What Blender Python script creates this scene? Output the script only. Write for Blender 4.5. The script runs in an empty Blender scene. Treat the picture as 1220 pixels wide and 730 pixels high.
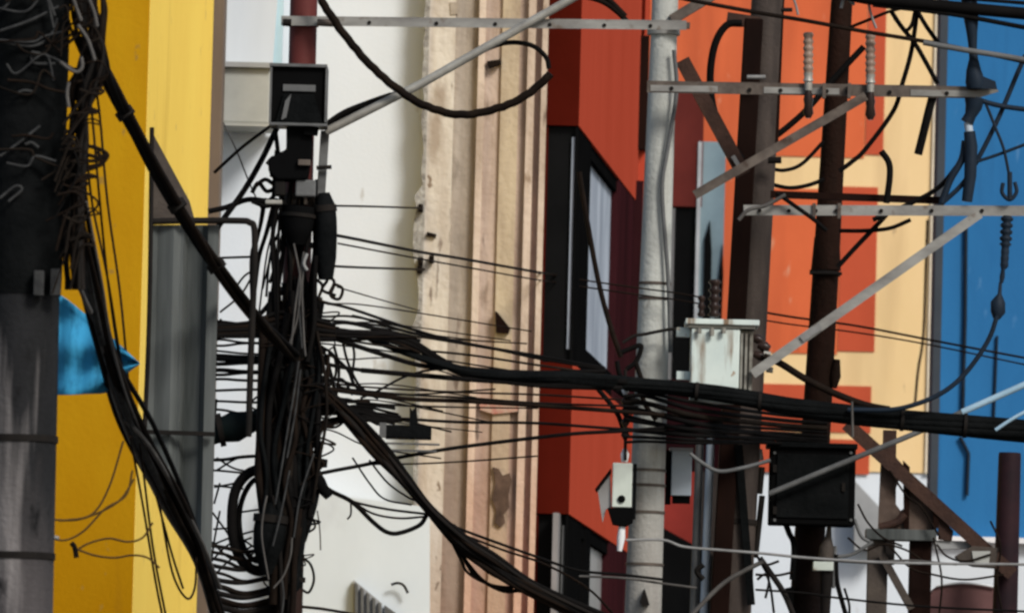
import bpy, math, random
from mathutils import Vector, Matrix
random.seed(7)
sc = bpy.context.scene
col = sc.collection

# ------------------------------------------------------------------ camera
W_PX, H_PX, F_PX = 1220.0, 730.0, 10000.0          # long-lens view down the street
CAM = Vector((0, 0, 1.6))
PITCH, ROLL = math.atan(709 / F_PX), math.radians(1.5)
_X = Vector((1, 0, 0))
FWD = Vector((0, math.cos(PITCH), math.sin(PITCH)))
_U = Vector((0, -math.sin(PITCH), math.cos(PITCH)))
RIGHT = _X * math.cos(ROLL) + _U * math.sin(ROLL)
UP = _U * math.cos(ROLL) - _X * math.sin(ROLL)
cd = bpy.data.cameras.new('camera'); cam = bpy.data.objects.new('camera', cd); col.objects.link(cam)
cam.matrix_world = Matrix((RIGHT, UP, -FWD)).transposed().to_4x4()
cam.location = CAM
cd.sensor_width = 36; cd.lens = 36 * F_PX / W_PX; cd.clip_end = 5000; cd.clip_start = 0.5
cd.dof.use_dof = True; cd.dof.focus_distance = 50; cd.dof.aperture_fstop = 6.5
sc.camera = cam

def P(px, py, d):
    v = FWD * F_PX + RIGHT * (px - W_PX / 2) - UP * (py - H_PX / 2)
    return CAM + v * (d / v.y)
def u(d): return d / F_PX

# ------------------------------------------------------------------ materials
def mat(name, c, c2=None, rough=.7, metal=0., scale=3., stretch=(1, 1, 1), bump=.0, bscale=40., spots=None, zmix=None, lo=.35, hi=.65, spec=.12):
    """two-tone noise paint; spots=(colour, scale, threshold, stretch z); zmix=(colour, z_low, z_high) second colour that takes over downwards"""
    m = bpy.data.materials.new(name); m.use_nodes = True
    nt = m.node_tree; n = nt.nodes; L = nt.links; n.clear()
    out = n.new('ShaderNodeOutputMaterial'); b = n.new('ShaderNodeBsdfPrincipled'); L.new(b.outputs[0], out.inputs[0])
    b.inputs['Roughness'].default_value = rough; b.inputs['Metallic'].default_value = metal
    b.inputs['Specular IOR Level'].default_value = spec
    tc = n.new('ShaderNodeTexCoord'); geo = n.new('ShaderNodeNewGeometry')
    mp = n.new('ShaderNodeMapping'); mp.inputs['Scale'].default_value = stretch; L.new(geo.outputs['Position'], mp.inputs[0])
    nz = n.new('ShaderNodeTexNoise'); nz.inputs['Scale'].default_value = scale; nz.inputs['Detail'].default_value = 7; nz.inputs['Roughness'].default_value = .62
    L.new(mp.outputs[0], nz.inputs['Vector'])
    r = n.new('ShaderNodeValToRGB'); L.new(nz.outputs['Fac'], r.inputs[0])
    c2 = c2 or tuple(x * .75 for x in c)
    r.color_ramp.elements[0].position = lo; r.color_ramp.elements[1].position = hi
    r.color_ramp.elements[0].color = (*c2, 1); r.color_ramp.elements[1].color = (*c, 1)
    cur = r.outputs[0]
    if zmix:
        sp = n.new('ShaderNodeSeparateXYZ'); L.new(geo.outputs['Position'], sp.inputs[0])
        mr = n.new('ShaderNodeMapRange'); mr.inputs[1].default_value = zmix[2]; mr.inputs[2].default_value = zmix[1]
        ad = n.new('ShaderNodeMath'); ad.operation = 'MULTIPLY_ADD'; L.new(nz.outputs['Fac'], ad.inputs[0]); ad.inputs[1].default_value = 1.2
        L.new(sp.outputs[2], ad.inputs[2]); L.new(ad.outputs[0], mr.inputs[0])
        mx = n.new('ShaderNodeMix'); mx.data_type = 'RGBA'; L.new(mr.outputs[0], mx.inputs[0]); L.new(cur, mx.inputs[6]); mx.inputs[7].default_value = (*zmix[0], 1)
        cur = mx.outputs[2]
    for s in (spots or []):
        mp2 = n.new('ShaderNodeMapping'); mp2.inputs['Scale'].default_value = (1, 1, s[3]); L.new(geo.outputs['Position'], mp2.inputs[0])
        n2 = n.new('ShaderNodeTexNoise'); n2.inputs['Scale'].default_value = s[1]; n2.inputs['Detail'].default_value = 5; L.new(mp2.outputs[0], n2.inputs['Vector'])
        r2 = n.new('ShaderNodeValToRGB'); r2.color_ramp.elements[0].position = s[2]; r2.color_ramp.elements[1].position = s[2] + (s[4] if len(s) > 4 else .05)
        r2.color_ramp.elements[0].color = (0, 0, 0, 1); r2.color_ramp.elements[1].color = (1, 1, 1, 1); L.new(n2.outputs['Fac'], r2.inputs[0])
        mx = n.new('ShaderNodeMix'); mx.data_type = 'RGBA'; L.new(r2.outputs[0], mx.inputs[0]); L.new(cur, mx.inputs[6]); mx.inputs[7].default_value = (*s[0], 1)
        cur = mx.outputs[2]
    L.new(cur, b.inputs['Base Color'])
    if bump:
        n3 = n.new('ShaderNodeTexNoise'); n3.inputs['Scale'].default_value = bscale; n3.inputs['Detail'].default_value = 6; L.new(geo.outputs['Position'], n3.inputs['Vector'])
        bp = n.new('ShaderNodeBump'); bp.inputs['Strength'].default_value = bump; bp.inputs['Distance'].default_value = .02
        L.new(n3.outputs['Fac'], bp.inputs['Height']); L.new(bp.outputs[0], b.inputs['Normal'])
    return m

M = {}
M['mustard'] = mat('shaded_yellow_paint', (.46, .245, .008), (.41, .20, .006), spec=0, rough=1, scale=1.6, stretch=(1, 1, .35), bump=.15, bscale=25, zmix=((.34, .15, .002), 3.2, 6.2), spots=[((.20, .09, .01), 2.2, .60, .12, .2), ((.30, .17, .03), 9, .66, .6, .05)])  # darker yellow paints the shade on the front wall
M['yellow'] = mat('lit_yellow_paint', (.88, .62, .125), (.84, .57, .11), spec=0, rough=1, scale=1.4, stretch=(1, 1, .4), bump=.12, bscale=25, spots=[((.55, .33, .06), 2.2, .59, .12, .22), ((.62, .42, .12), 9, .67, .5, .05)])  # lighter yellow paints sunlight on the side wall
M['taupe'] = mat('taupe_trim', (.15, .115, .088), (.11, .085, .07), scale=3, stretch=(1, 1, .3))
M['white'] = mat('white_render', (.675, .71, .735), (.63, .665, .685), scale=.8, stretch=(1, 1, .5), bump=.08, spots=[((.53, .53, .51), 1.3, .58, .3, .2), ((.42, .40, .36), 5, .70, .5, .06)])
M['white_cool'] = mat('cool_white_wall', (.62, .665, .685), (.56, .605, .625), scale=1.2, stretch=(1, 1, .6), spots=[((.50, .53, .55), 2.6, .63, .5, .12)])
M['panel_white'] = mat('pale_sheet', (.64, .67, .68), (.57, .60, .615), scale=2, stretch=(1, 1, .2))
M['unit_grey'] = mat('grey_unit', (.37, .37, .335), (.31, .315, .285), scale=4, rough=.5)
con = dict(bump=.5, bscale=18, scale=4.2, stretch=(1.8, 1, .3), lo=.40, hi=.62)
M['con_peel'] = mat('peeling_plaster', (.63, .57, .475), (.50, .43, .345), zmix=((.40, .28, .19), 3.7, 5.9),
                    spots=[((.27, .20, .145), 2.4, .53, .30, .30), ((.16, .115, .085), 11, .66, .22, .07), ((.22, .16, .11), 7.5, .66, .7, .03), ((.36, .29, .22), 3.2, .60, .4, .1)], **con)
M['con_light'] = mat('cream_concrete', (.64, .52, .41), (.50, .39, .30), zmix=((.55, .32, .22), 3.9, 6.2), spots=[((.27, .20, .145), 2.4, .53, .30, .30), ((.16, .115, .085), 11, .66, .22, .07), ((.25, .17, .11), 6, .68, .35, .05)], **con)
M['con_mid'] = mat('beige_concrete', (.50, .385, .30), (.36, .265, .20), zmix=((.37, .21, .145), 3.9, 6.2), spots=[((.27, .20, .145), 2.4, .53, .30, .30), ((.16, .115, .085), 11, .66, .22, .07), ((.20, .14, .09), 5, .64, .3, .1)], **con)
M['con_grey'] = mat('grey_beige_concrete', (.42, .355, .28), (.29, .24, .185), zmix=((.26, .17, .12), 3.9, 6.2), spots=[((.27, .20, .145), 2.4, .53, .30, .30), ((.16, .115, .085), 11, .66, .22, .07), ((.13, .10, .07), 3.5, .60, .3, .12)], **con)
M['con_khaki'] = mat('khaki_concrete', (.51, .41, .275), (.41, .32, .215), zmix=((.40, .25, .17), 3.9, 6.2), spots=[((.27, .20, .145), 2.4, .53, .30, .30), ((.16, .115, .085), 11, .66, .22, .07), ((.22, .15, .10), 4.5, .63, .3, .1)], **con)
M['con_crack'] = mat('cracked_grey_edge', (.42, .40, .355), (.17, .155, .135), scale=14, bump=.6)
M['con_pink'] = mat('pinkish_concrete', (.54, .385, .315), (.40, .275, .22), zmix=((.50, .26, .19), 3.9, 6.2), spots=[((.27, .20, .145), 2.4, .53, .30, .30), ((.16, .115, .085), 11, .66, .22, .07), ((.22, .14, .10), 5, .64, .3, .1)], **con)
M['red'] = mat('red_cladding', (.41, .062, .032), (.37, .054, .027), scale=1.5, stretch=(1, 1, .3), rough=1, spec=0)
M['darkred'] = mat('shaded_red_cladding', (.075, .0075, .004), (.058, .006, .003), scale=1.5, rough=1, spec=0)  # darkened copy of the red, paints shade on the front face
M['maroon'] = mat('maroon_paint', (.038, .010, .012), (.022, .007, .008), scale=2, stretch=(1, 1, .3), rough=1, spec=0)
M['wallred'] = mat('faded_red_wall', (.42, .050, .035), (.33, .04, .028), scale=3)
M['maroon_wall'] = mat('maroon_wall_paint', (.21, .036, .026), (.16, .027, .02), scale=2)
M['void'] = mat('dark_window_glass', (.006, .006, .006), (.004, .004, .004), rough=.35, spec=.05)
M['black'] = mat('black_frame', (.005, .005, .005), rough=1, spec=0)
M['glass'] = mat('painted_pane_reflection', (.40, .44, .49), (.22, .25, .29), scale=2.6, stretch=(1, 1, .3), rough=.8, spec=.02)  # pale streaky tones paint reflections on the window panes
M['glassdim'] = mat('dusty_grey_glass', (.27, .26, .25), (.19, .18, .17), scale=2.5, rough=.35)
M['bluesheet'] = mat('pale_blue_sheet', (.46, .61, .64), (.36, .49, .53), scale=2.5, rough=.4)
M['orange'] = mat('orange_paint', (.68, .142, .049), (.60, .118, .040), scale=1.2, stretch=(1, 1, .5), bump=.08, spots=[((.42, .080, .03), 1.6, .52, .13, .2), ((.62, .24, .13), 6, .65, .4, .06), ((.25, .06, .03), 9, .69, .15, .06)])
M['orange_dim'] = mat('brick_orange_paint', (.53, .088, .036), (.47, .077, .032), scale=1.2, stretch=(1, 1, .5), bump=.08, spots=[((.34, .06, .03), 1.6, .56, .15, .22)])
M['cream'] = mat('cream_paint', (.84, .60, .31), (.79, .555, .27), scale=1.2, stretch=(1, 1, .5), bump=.08, spots=[((.56, .37, .18), 1.7, .54, .12, .22), ((.40, .26, .14), 9, .68, .3, .06)])
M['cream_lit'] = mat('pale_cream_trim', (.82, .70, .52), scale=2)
M['blue'] = mat('blue_paint', (.025, .165, .375), (.019, .13, .31), scale=1.3, stretch=(1, 1, .3), rough=.7, bump=.08, spots=[((.013, .075, .19), 2.4, .54, .10, .2), ((.06, .19, .38), 7, .65, .3, .06)])
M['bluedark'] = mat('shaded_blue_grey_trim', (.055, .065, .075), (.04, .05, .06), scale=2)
M['ledge'] = mat('white_ledge', (.8, .8, .78), rough=.5)
M['pole_dark'] = mat('dark_concrete', (.022, .022, .023), (.012, .012, .012), scale=5, stretch=(1, 1, .25), bump=.3, zmix=((.075, .067, .066), 3.5, 4.2), spec=.04, spots=[((.23, .21, .20), 4.5, .54, .08, .12), ((.01, .01, .01), 8, .62, .5, .08)])  # pale foot and streaks paint a grey highlight over worn concrete
M['soot'] = mat('black_sleeve', (.006, .0065, .0065), (.003, .0035, .0035), scale=6, rough=.8, spec=.04, bump=.4, bscale=30)
M['redsteel'] = mat('dull_red_steel', (.115, .028, .024), (.085, .021, .018), scale=4, stretch=(1, 1, .3), zmix=((.022, .011, .008), 4.8, 6.4), rough=.55)
M['pole_pale'] = mat('pale_concrete_pole', (.46, .465, .42), (.29, .285, .25), scale=5, stretch=(1.6, 1.6, .18), bump=.35,
                     zmix=((.25, .225, .20), 3.0, 5.6), spots=[((.10, .08, .065), 6, .67, .3, .08), ((.54, .55, .51), 4, .60, .12, .12)])
M['pole_grey'] = mat('grey_brown_concrete', (.085, .065, .053), (.028, .022, .019), scale=4, stretch=(1, 1, .2), bump=.3)
M['pole_guard'] = mat('dark_brown_steel', (.014, .006, .004), (.008, .004, .003), scale=4, stretch=(1, 1, .3), rough=.7, spec=.03)
M['rustpole'] = mat('rusty_dark_steel', (.020, .009, .006), (.010, .006, .004), scale=6, stretch=(1, 1, .3), bump=.4, rough=.7, zmix=((.005, .0045, .0045), 3.6, 5.0), spec=.03)
M['galv'] = mat('galvanised_steel', (.30, .29, .26), (.17, .16, .145), scale=9, stretch=(.4, 1, 1), rough=.5, metal=.25, spots=[((.13, .10, .075), 9, .60, 1, .1)])
M['galv_dark'] = mat('weathered_steel', (.13, .105, .085), (.07, .055, .045), scale=9, rough=.55, metal=.2, spots=[((.06, .04, .03), 10, .58, 1, .1)])
M['galv_lite'] = mat('bright_galvanised_tube', (.36, .345, .30), (.24, .225, .195), scale=8, rough=.45, metal=.25)
M['conduit'] = mat('grey_conduit', (.13, .13, .125), (.085, .085, .082), scale=8, rough=.5)
M['brown'] = mat('brown_steel_beam', (.055, .028, .019), (.03, .016, .012), scale=6, bump=.3)
M['brownpost'] = mat('brown_grey_post', (.075, .06, .048), (.05, .04, .033), scale=6, bump=.3)
M['maroonpost'] = mat('purplish_post', (.026, .010, .012), (.014, .007, .009), scale=5)
M['canopy'] = mat('dull_maroon_canvas', (.15, .075, .07), (.11, .055, .052), scale=5)
M['cable'] = mat('black_cable', (.007, .0062, .0056), (.004, .0036, .0034), rough=.7, spec=.03)
M['cable_br'] = mat('brown_cable', (.014, .009, .006), (.007, .005, .004), scale=8, rough=.7, spec=.03)
M['cable_dust'] = mat('dusty_brown_cable', (.018, .0135, .010), (.008, .0065, .0055), scale=7, rough=.9, spec=.02)
M['cable_ochre'] = mat('brown_thin_wire', (.085, .048, .014), (.05, .028, .01), scale=9, rough=.8)
M['cable_scrap'] = mat('dull_wire', (.055, .055, .053), (.025, .025, .025), scale=14, rough=.8, spec=.03)
M['cable_grey'] = mat('grey_cable', (.10, .092, .082), (.055, .05, .045), scale=8, rough=.55)
M['cable_pale'] = mat('pale_cable', (.27, .265, .25), (.17, .165, .155), scale=8, rough=.5)
M['tin'] = mat('pale_meter_tin', (.60, .64, .56), (.50, .54, .47), scale=5, rough=.5, spots=[((.30, .25, .18), 14, .66, .5, .05)])
M['trafo'] = mat('pale_green_grey_enamel', (.60, .66, .60), (.52, .585, .54), scale=5, rough=.45, spots=[((.20, .14, .09), 9, .61, .15, .10), ((.30, .20, .12), 16, .66, .6, .05)])
M['trafo_d'] = mat('stained_enamel', (.28, .27, .23), (.12, .105, .085), scale=10, rough=.55)
M['bluebox'] = mat('pale_blue_enamel', (.42, .47, .51), (.36, .41, .45), scale=4, rough=.5)
M['porc'] = mat('grey_porcelain', (.27, .19, .14), (.20, .14, .105), scale=5, rough=.3)
M['porc_dark'] = mat('dark_brown_porcelain', (.030, .018, .014), (.02, .012, .01), scale=5, rough=.25)
M['porc_blue'] = mat('slate_polymer', (.012, .020, .032), (.008, .014, .022), scale=6, rough=.6)
M['sheet'] = mat('dull_grey_sheet_metal', (.105, .112, .106), (.034, .038, .035), scale=4, stretch=(1.8, 1, .12), rough=.6, metal=0)
M['sheet_lite'] = mat('light_grey_sheet', (.33, .33, .32), (.26, .26, .255), scale=3, rough=.5)
M['frame'] = mat('dark_brown_tube', (.017, .014, .012), (.011, .010, .009), scale=6, rough=.65, spec=.03)
M['tarp'] = mat('blue_tarpaulin', (.036, .25, .43), (.009, .085, .16), scale=3.2, stretch=(3.2, 1, .5), rough=.8, lo=.33, hi=.52)  # dark stretched noise paints the shade in the folds
M['bluecable'] = mat('pale_blue_tube', (.33, .47, .56), (.25, .38, .47), scale=4, rough=.4)
M['asphalt'] = mat('asphalt', (.055, .055, .055), (.04, .04, .04), scale=6, bump=.3)
M['earth'] = mat('ground_concrete', (.22, .21, .19), (.15, .145, .135), scale=1.5, bump=.3)

# ------------------------------------------------------------------ mesh helpers
class MB:
    def __init__(s): s.v = []; s.f = []; s.smooth = []
    def add(s, vs, fs, smooth=False):
        k = len(s.v); s.v += [Vector(x) for x in vs]
        for f in fs: s.f.append([i + k for i in f]); s.smooth.append(smooth)
        return s
    def box(s, lo, hi):
        x0, y0, z0 = lo; x1, y1, z1 = hi
        return s.add([(x0, y0, z0), (x1, y0, z0), (x1, y1, z0), (x0, y1, z0), (x0, y0, z1), (x1, y0, z1), (x1, y1, z1), (x0, y1, z1)],
                     [(0, 3, 2, 1), (4, 5, 6, 7), (0, 1, 5, 4), (1, 2, 6, 5), (2, 3, 7, 6), (3, 0, 4, 7)])
    def bar(s, a, b, w, h):
        """rectangular bar from a to b: w across the view depth, h across the picture plane"""
        a, b = Vector(a), Vector(b); t = (b - a).normalized(); y = Vector((0, 1, 0)); n = t.cross(y).normalized(); y = n.cross(t).normalized()
        vs = [p + n * (i * h / 2) + y * (j * w / 2) for p in (a, b) for i, j in ((-1, -1), (1, -1), (1, 1), (-1, 1))]
        return s.add(vs, [(0, 3, 2, 1), (4, 5, 6, 7), (0, 1, 5, 4), (1, 2, 6, 5), (2, 3, 7, 6), (3, 0, 4, 7)])
    def angle_iron(s, a, b, h, t=.006):
        a, b = Vector(a), Vector(b); tt = (b - a).normalized(); n = tt.cross(Vector((0, 1, 0))).normalized()
        if n.z < 0: n = -n
        s.bar(a, b, t, h)                                               # upright flange
        o = n * (h / 2 + t / 2 + .001) + Vector((0, h * .45, 0))
        return s.bar(a + o, b + o, h * .9, t)                           # top flange running back
    def prism(s, pts, d0, d1):
        n = len(pts); a = [P(x, y, d0) for x, y in pts]; b = [p + Vector((0, d1 - d0, 0)) for p in a]
        return s.add(a + b, [tuple(range(n - 1, -1, -1)), tuple(range(n, 2 * n))] + [(i, (i + 1) % n, n + (i + 1) % n, n + i) for i in range(n)])
    def tube(s, pts, rad, n=7):
        pts = [Vector(p) for p in pts]; N = len(pts)
        rad = rad if isinstance(rad, (list, tuple)) else [rad] * N
        ref = None; vs = []
        for i, p in enumerate(pts):
            t = (pts[min(i + 1, N - 1)] - pts[max(i - 1, 0)]).normalized()
            if ref is None: ref = t.orthogonal().normalized()
            ref = (ref - t * ref.dot(t)).normalized(); q = t.cross(ref)
            for k in range(n):
                an = 2 * math.pi * k / n; vs.append(p + (ref * math.cos(an) + q * math.sin(an)) * rad[i])
        fs = [(i * n + k, i * n + (k + 1) % n, (i + 1) * n + (k + 1) % n, (i + 1) * n + k) for i in range(N - 1) for k in range(n)]
        s.add(vs, fs, True)
        return s.add([vs[k] for k in range(n)] + vs[-n:], [tuple(range(n - 1, -1, -1)), tuple(range(n, 2 * n))])
    def pxbox(s, x0, y0, x1, y1, d, dep):
        c = P((x0 + x1) / 2, (y0 + y1) / 2, d); w = abs(x1 - x0) * u(d) / 2; h = abs(y1 - y0) * u(d) / 2
        return s.box((c.x - w, d, c.z - h), (c.x + w, d + dep, c.z + h))
    def build(s, name, m, parent=None, bevel=0.):
        org = base_of(s.v) if parent is None else parent_loc(parent)
        me = bpy.data.meshes.new(name); me.from_pydata([v - org for v in s.v], [], s.f); me.update()
        for p, sm in zip(me.polygons, s.smooth): p.use_smooth = sm
        me.materials.append(m if not isinstance(m, str) else M[m])
        o = bpy.data.objects.new(name, me); col.objects.link(o)
        if parent is None: o.location = org
        else: o.parent = parent
        if bevel:
            bm = o.modifiers.new('bevel', 'BEVEL'); bm.width = bevel; bm.segments = 2; bm.limit_method = 'ANGLE'
        return o
def base_of(vs):
    n = len(vs); return Vector((sum(v.x for v in vs) / n, sum(v.y for v in vs) / n, min(v.z for v in vs)))
def parent_loc(o):
    l = Vector((0, 0, 0))
    while o: l = l + o.location; o = o.parent
    return l
def tag(o, label, cat, group=None, kind=None):
    if label: o['label'] = label
    if cat: o['category'] = cat
    if group: o['group'] = group
    if kind: o['kind'] = kind
    return o
def thing(name, label, cat, loc, group=None):
    o = bpy.data.objects.new(name, None); col.objects.link(o); o.location = loc; o.empty_display_size = .1
    return tag(o, label, cat, group)
def spline(pts, step=6):
    pts = [Vector(p) for p in pts]
    if len(pts) < 3:
        return [pts[0].lerp(pts[-1], i / step) for i in range(step + 1)]
    q = [pts[0] * 2 - pts[1]] + pts + [pts[-1] * 2 - pts[-2]]; out = []
    for i in range(1, len(q) - 2):
        for k in range(step):
            t = k / step; a, b, c, d = q[i - 1:i + 3]
            out.append(.5 * ((2 * b) + (c - a) * t + (2 * a - 5 * b + 4 * c - d) * t * t + (3 * b - a - 3 * c + d) * t ** 3))
    return out + [pts[-1]]
def path(pts, d, step=6): return spline([P(p[0], p[1], p[2] if len(p) > 2 else d) for p in pts], step)
def wallbox(x0, x1, d, dep, z0, z1, yr=365):
    a, b = P(x0, yr, d), P(x1, yr, d)
    return MB().box((a.x, d, z0), (b.x, d + dep, z1))
def zat(px, py, d): return P(px, py, d).z
def ground_pt(px, py, d): p = P(px, py, d); return Vector((p.x, p.y, 0))

# ------------------------------------------------------------------ ground
g = MB().box((-400, -60, -.3), (400, 900, 0)).build('ground', 'earth'); g['kind'] = 'structure'
rd = MB().box((-1.2, -60, .001), (7.5, 300, .004)).build('road', 'asphalt'); rd['kind'] = 'structure'
rd.rotation_euler.z = -.06

# ------------------------------------------------------------------ street direction (vanishing point of the side walls)
sdir = P(1416, 1074, 1000) - CAM; sdir.z = 0; sdir.normalize(); snor = Vector((sdir.y, -sdir.x, 0))   # snor points to the street (right)
def sidebox(mb, corner, s0, s1, z0, z1, o0, o1):
    c = Vector((corner.x, corner.y, 0)); vs = []
    for z in (z0, z1):
        for s_, o_ in ((s0, o1), (s1, o1), (s1, o0), (s0, o0)):
            v = c + sdir * s_ + snor * o_; v.z = z; vs.append(v)
    return mb.add(vs, [(0, 3, 2, 1), (4, 5, 6, 7), (0, 1, 5, 4), (1, 2, 6, 5), (2, 3, 7, 6), (3, 0, 4, 7)])

# ------------------------------------------------------------------ yellow building (left)
dY = 55.
yb = thing('yellow_building', 'yellow painted building at the left with a mustard shaded-tone front and a brighter lit-tone side', 'building', ground_pt(150, 365, dY))
cY = P(168, 365, dY)
mb = MB(); a = P(-80, 365, dY)
mb.box((a.x, dY, 0), (cY.x, dY + .35, 11)); mb.build('front_wall', 'mustard', yb)['label'] = 'mustard yellow front wall with shade in its paint colour'
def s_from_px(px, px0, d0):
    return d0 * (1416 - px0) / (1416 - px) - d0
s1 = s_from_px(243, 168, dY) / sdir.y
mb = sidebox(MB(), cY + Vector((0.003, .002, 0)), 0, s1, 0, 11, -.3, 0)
mb.build('side_wall', 'yellow', yb)['label'] = 'yellow side wall painted brighter as sunlit'
mb = wallbox(241, 258, dY + s1 * sdir.y + .02, .4, 0, 11); mb.build('corner_trim', 'taupe', yb, .01)

# ------------------------------------------------------------------ white building (back)
dW = 59.45
wb = thing('white_building', 'bleached white building behind the middle pole with a grey box unit and low slatted window', 'building', ground_pt(390, 365, dW))
wallbox(200, 512, dW, .4, 0, 14).build('wall', 'white', wb)
MB().prism([(262, -40), (334, -40), (329, 20), (325, 76), (262, 76)], dW - .25, dW - .03).build('sunshade_panel', 'panel_white', wb)
MB().pxbox(321, -40, 337, 76, dW - .2, .16).build('gutter', 'bluesheet', wb)
gu = MB().pxbox(258, 79, 323, 148, dW - .55, .5).build('ventilation_unit', 'unit_grey', wb, .02)
MB().pxbox(256, 74, 325, 80, dW - .6, .56).build('lid', 'sheet_lite', gu)
MB().pxbox(256, 147, 325, 150, dW - .58, .54).build('tray', 'unit_grey', gu)
MB().prism([(340, 560), (400, 590), (512, 604), (512, 800), (340, 800)], dW - .35, dW - .02).build('lower_wall', 'white_cool', wb)
mb = MB(); wn = MB().prism([(421, 690), (455, 718), (455, 800), (421, 800)], dW - .42, dW - .36).build('window', 'sheet_lite', wb)
for k in range(5):
    x = 423 + k * 7; mb.prism([(x, 693 + k * 5.8), (x + 3.2, 696 + k * 5.8), (x + 3.2, 800), (x, 800)], dW - .46, dW - .425)
mb.build('slats', 'conduit', wn)
wn = MB().prism([(458, 720), (472, 730), (472, 800), (458, 800)], dW - .42, dW - .36).build('window', 'conduit', wb)
mb = MB().tube(path([(466, 696), (474, 694), (481, 697), (486, 706)], dW - .42, 5), 1.6 * u(dW), 6); mb.build('bent_bracket', 'frame', wb)

# ------------------------------------------------------------------ concrete building with pilasters
dC = 59.25
cb = thing('concrete_building', 'weathered beige concrete building with tall vertical ribs and peeling plaster', 'building', ground_pt(575, 365, dC))
ribs = [(499, 534, -.02, 'con_peel'), (534, 562, .07, 'con_grey'), (562, 570, .0, 'con_light'), (570, 590, .05, 'con_mid'), (590, 611, .02, 'con_khaki'),
        (611, 621, .08, 'con_mid'), (621, 630, .02, 'con_light'), (630, 638, .07, 'con_pink'), (638, 645, -.01, 'con_light')]
for x0, x1, off, m in ribs:
    wallbox(x0, x1, dC + off, .6 - off, 0, 12.5).build('rib', m, cb)
# ragged plaster edge on the far left
mb = MB(); ys = list(range(-60, 820, 14))
prof = []
for y in ys: prof.append((499 - (y - 365) * .026 * -1 * -1 + random.uniform(-3.5, 1) - (6 if 230 < y < 320 or 380 < y < 430 else 0), y))
mb.prism(prof + [(503 - .026 * (y - 365), y) for y in reversed(ys)], dC - .04, dC + .19); mb.build('broken_plaster_edge', 'con_crack', cb)
MB().prism([(590, 371), (592, 371), (608, 391), (606, 397), (591, 396)], dC - .03, dC + .06).build('hole', 'pole_guard', cb)
MB().prism([(587, 556), (594, 558), (599, 566), (607, 563), (610, 572), (606, 588), (607, 604), (600, 612), (602, 622), (596, 628), (589, 622), (591, 606), (586, 594), (590, 574)], dC - .006, dC + .055).build('hole', mat('rotten_plaster', (.13, .08, .055), (.05, .03, .02), scale=9), cb)
MB().prism([(571, 474), (600, 479), (618, 484), (616, 490), (588, 493), (572, 488)], dC - .004, dC + .052).build('paint_smear', mat('red_smear', (.40, .13, .095), (.44, .30, .22), scale=11, lo=.42, hi=.6), cb)
MB().prism([(509, 276), (520, 279), (519, 283), (508, 281)], dC - .05, dC + .0).build('chip', 'cable_br', cb)
MB().prism([(580, 73), (596, 71), (597, 76), (583, 81)], dC - .03, dC + .121).build('chip', 'cable_br', cb)
MB().prism([(536, 3), (545, 3), (545, 17), (537, 18)], dC - .03, dC + .15).build('chip', 'con_grey', cb)

# ------------------------------------------------------------------ red building
dR = 60.
rb = thing('red_building', 'red clad building with dark window bands seen steeply from its front corner', 'building', ground_pt(690, 365, dR))
cR = P(684, 365, dR)
def sR(px, yr=365):      # distance along the side wall for a picture column
    x0 = 684 - (yr - 365) * .026
    return s_from_px(px, x0, dR) / sdir.y
zt, zb = zat(690, 150, dR), zat(682, 432, dR)
z2t = zat(678, 612, dR); z2b = zat(676, 880, dR)
fx0 = P(636, 365, dR).x
sE = sR(764)
MB().box((fx0, dR + .15, 0), (cR.x - .15, dR + 1.2, 12)).build('core_wall', 'black', rb)
sidebox(MB(), cR, .2, sE + 1.5, 0, 12, -.9, -.12).build('side_core_wall', 'black', rb)
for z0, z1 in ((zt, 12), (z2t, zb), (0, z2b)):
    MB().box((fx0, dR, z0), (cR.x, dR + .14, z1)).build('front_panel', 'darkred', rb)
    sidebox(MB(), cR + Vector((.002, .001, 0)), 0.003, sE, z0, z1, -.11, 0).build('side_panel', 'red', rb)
for z0, z1 in ((zb, zt), (z2b, z2t)):
    dim = z0 != zb
    w = MB().box((fx0, dR + .06, z0), (P(680, 365, dR).x, dR + .10, z1)).build('window', 'void', rb)
    MB().box((P(676.5, 365, dR).x, dR + .03, z0 + .1), (P(680, 365, dR).x, dR + .058, z1 - .08)).build('frame', 'glass' if not dim else 'conduit', w)
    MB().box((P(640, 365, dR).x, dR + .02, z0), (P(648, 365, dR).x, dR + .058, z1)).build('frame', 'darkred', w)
    MB().box((P(680.3, 365, dR).x, dR + .01, z0), (cR.x, dR + .12, z1)).build('corner_post', 'black', rb)
    w = sidebox(MB(), cR, sR(688 if not dim else 682), sR(735), z0, z1, -.10, -.06).build('window', 'glass' if not dim else 'glassdim', rb)
    fr = MB()
    sidebox(fr, cR, sR(685), sR(701), z0, z1, -.058, -.01)
    if dim: sidebox(fr, cR, sR(706), sR(712), z0, z1, -.058, -.01)
    sidebox(fr, cR, sR(698), sR(735), z1 - .10, z1, -.058, -.02)  # black header strip stands in for the shadow line under the eave
    if not dim: sidebox(fr, cR, sR(698), sR(735), z0, z0 + .2, -.058, -.02)
    fr.build('frame', 'black', w)
    sidebox(MB(), cR, sR(733), sE, z0, z1, -.09, -.005).build('pillar', 'maroon', rb)
pcx = P(750, 365, 57)
MB().box((P(737, 365, 66.2).x, 66.2, zat(740, 480, 66.2)), (P(763, 365, 66.2).x, 66.6, zat(745, 215, 66.2))).build('pillar', 'maroon', rb)
MB().box((P(746, 365, 66.3).x, 66.3, zat(745, 177, 66.3)), (P(766, 365, 66.3).x, 66.7, zat(745, 42, 66.3))).build('downpipe', 'pole_guard', rb)
MB().box((P(751, 365, 66.35).x, 66.35, zat(745, 38, 66.3)), (P(760, 365, 66.35).x, 66.7, 12)).build('downpipe', 'darkred', rb)
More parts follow.
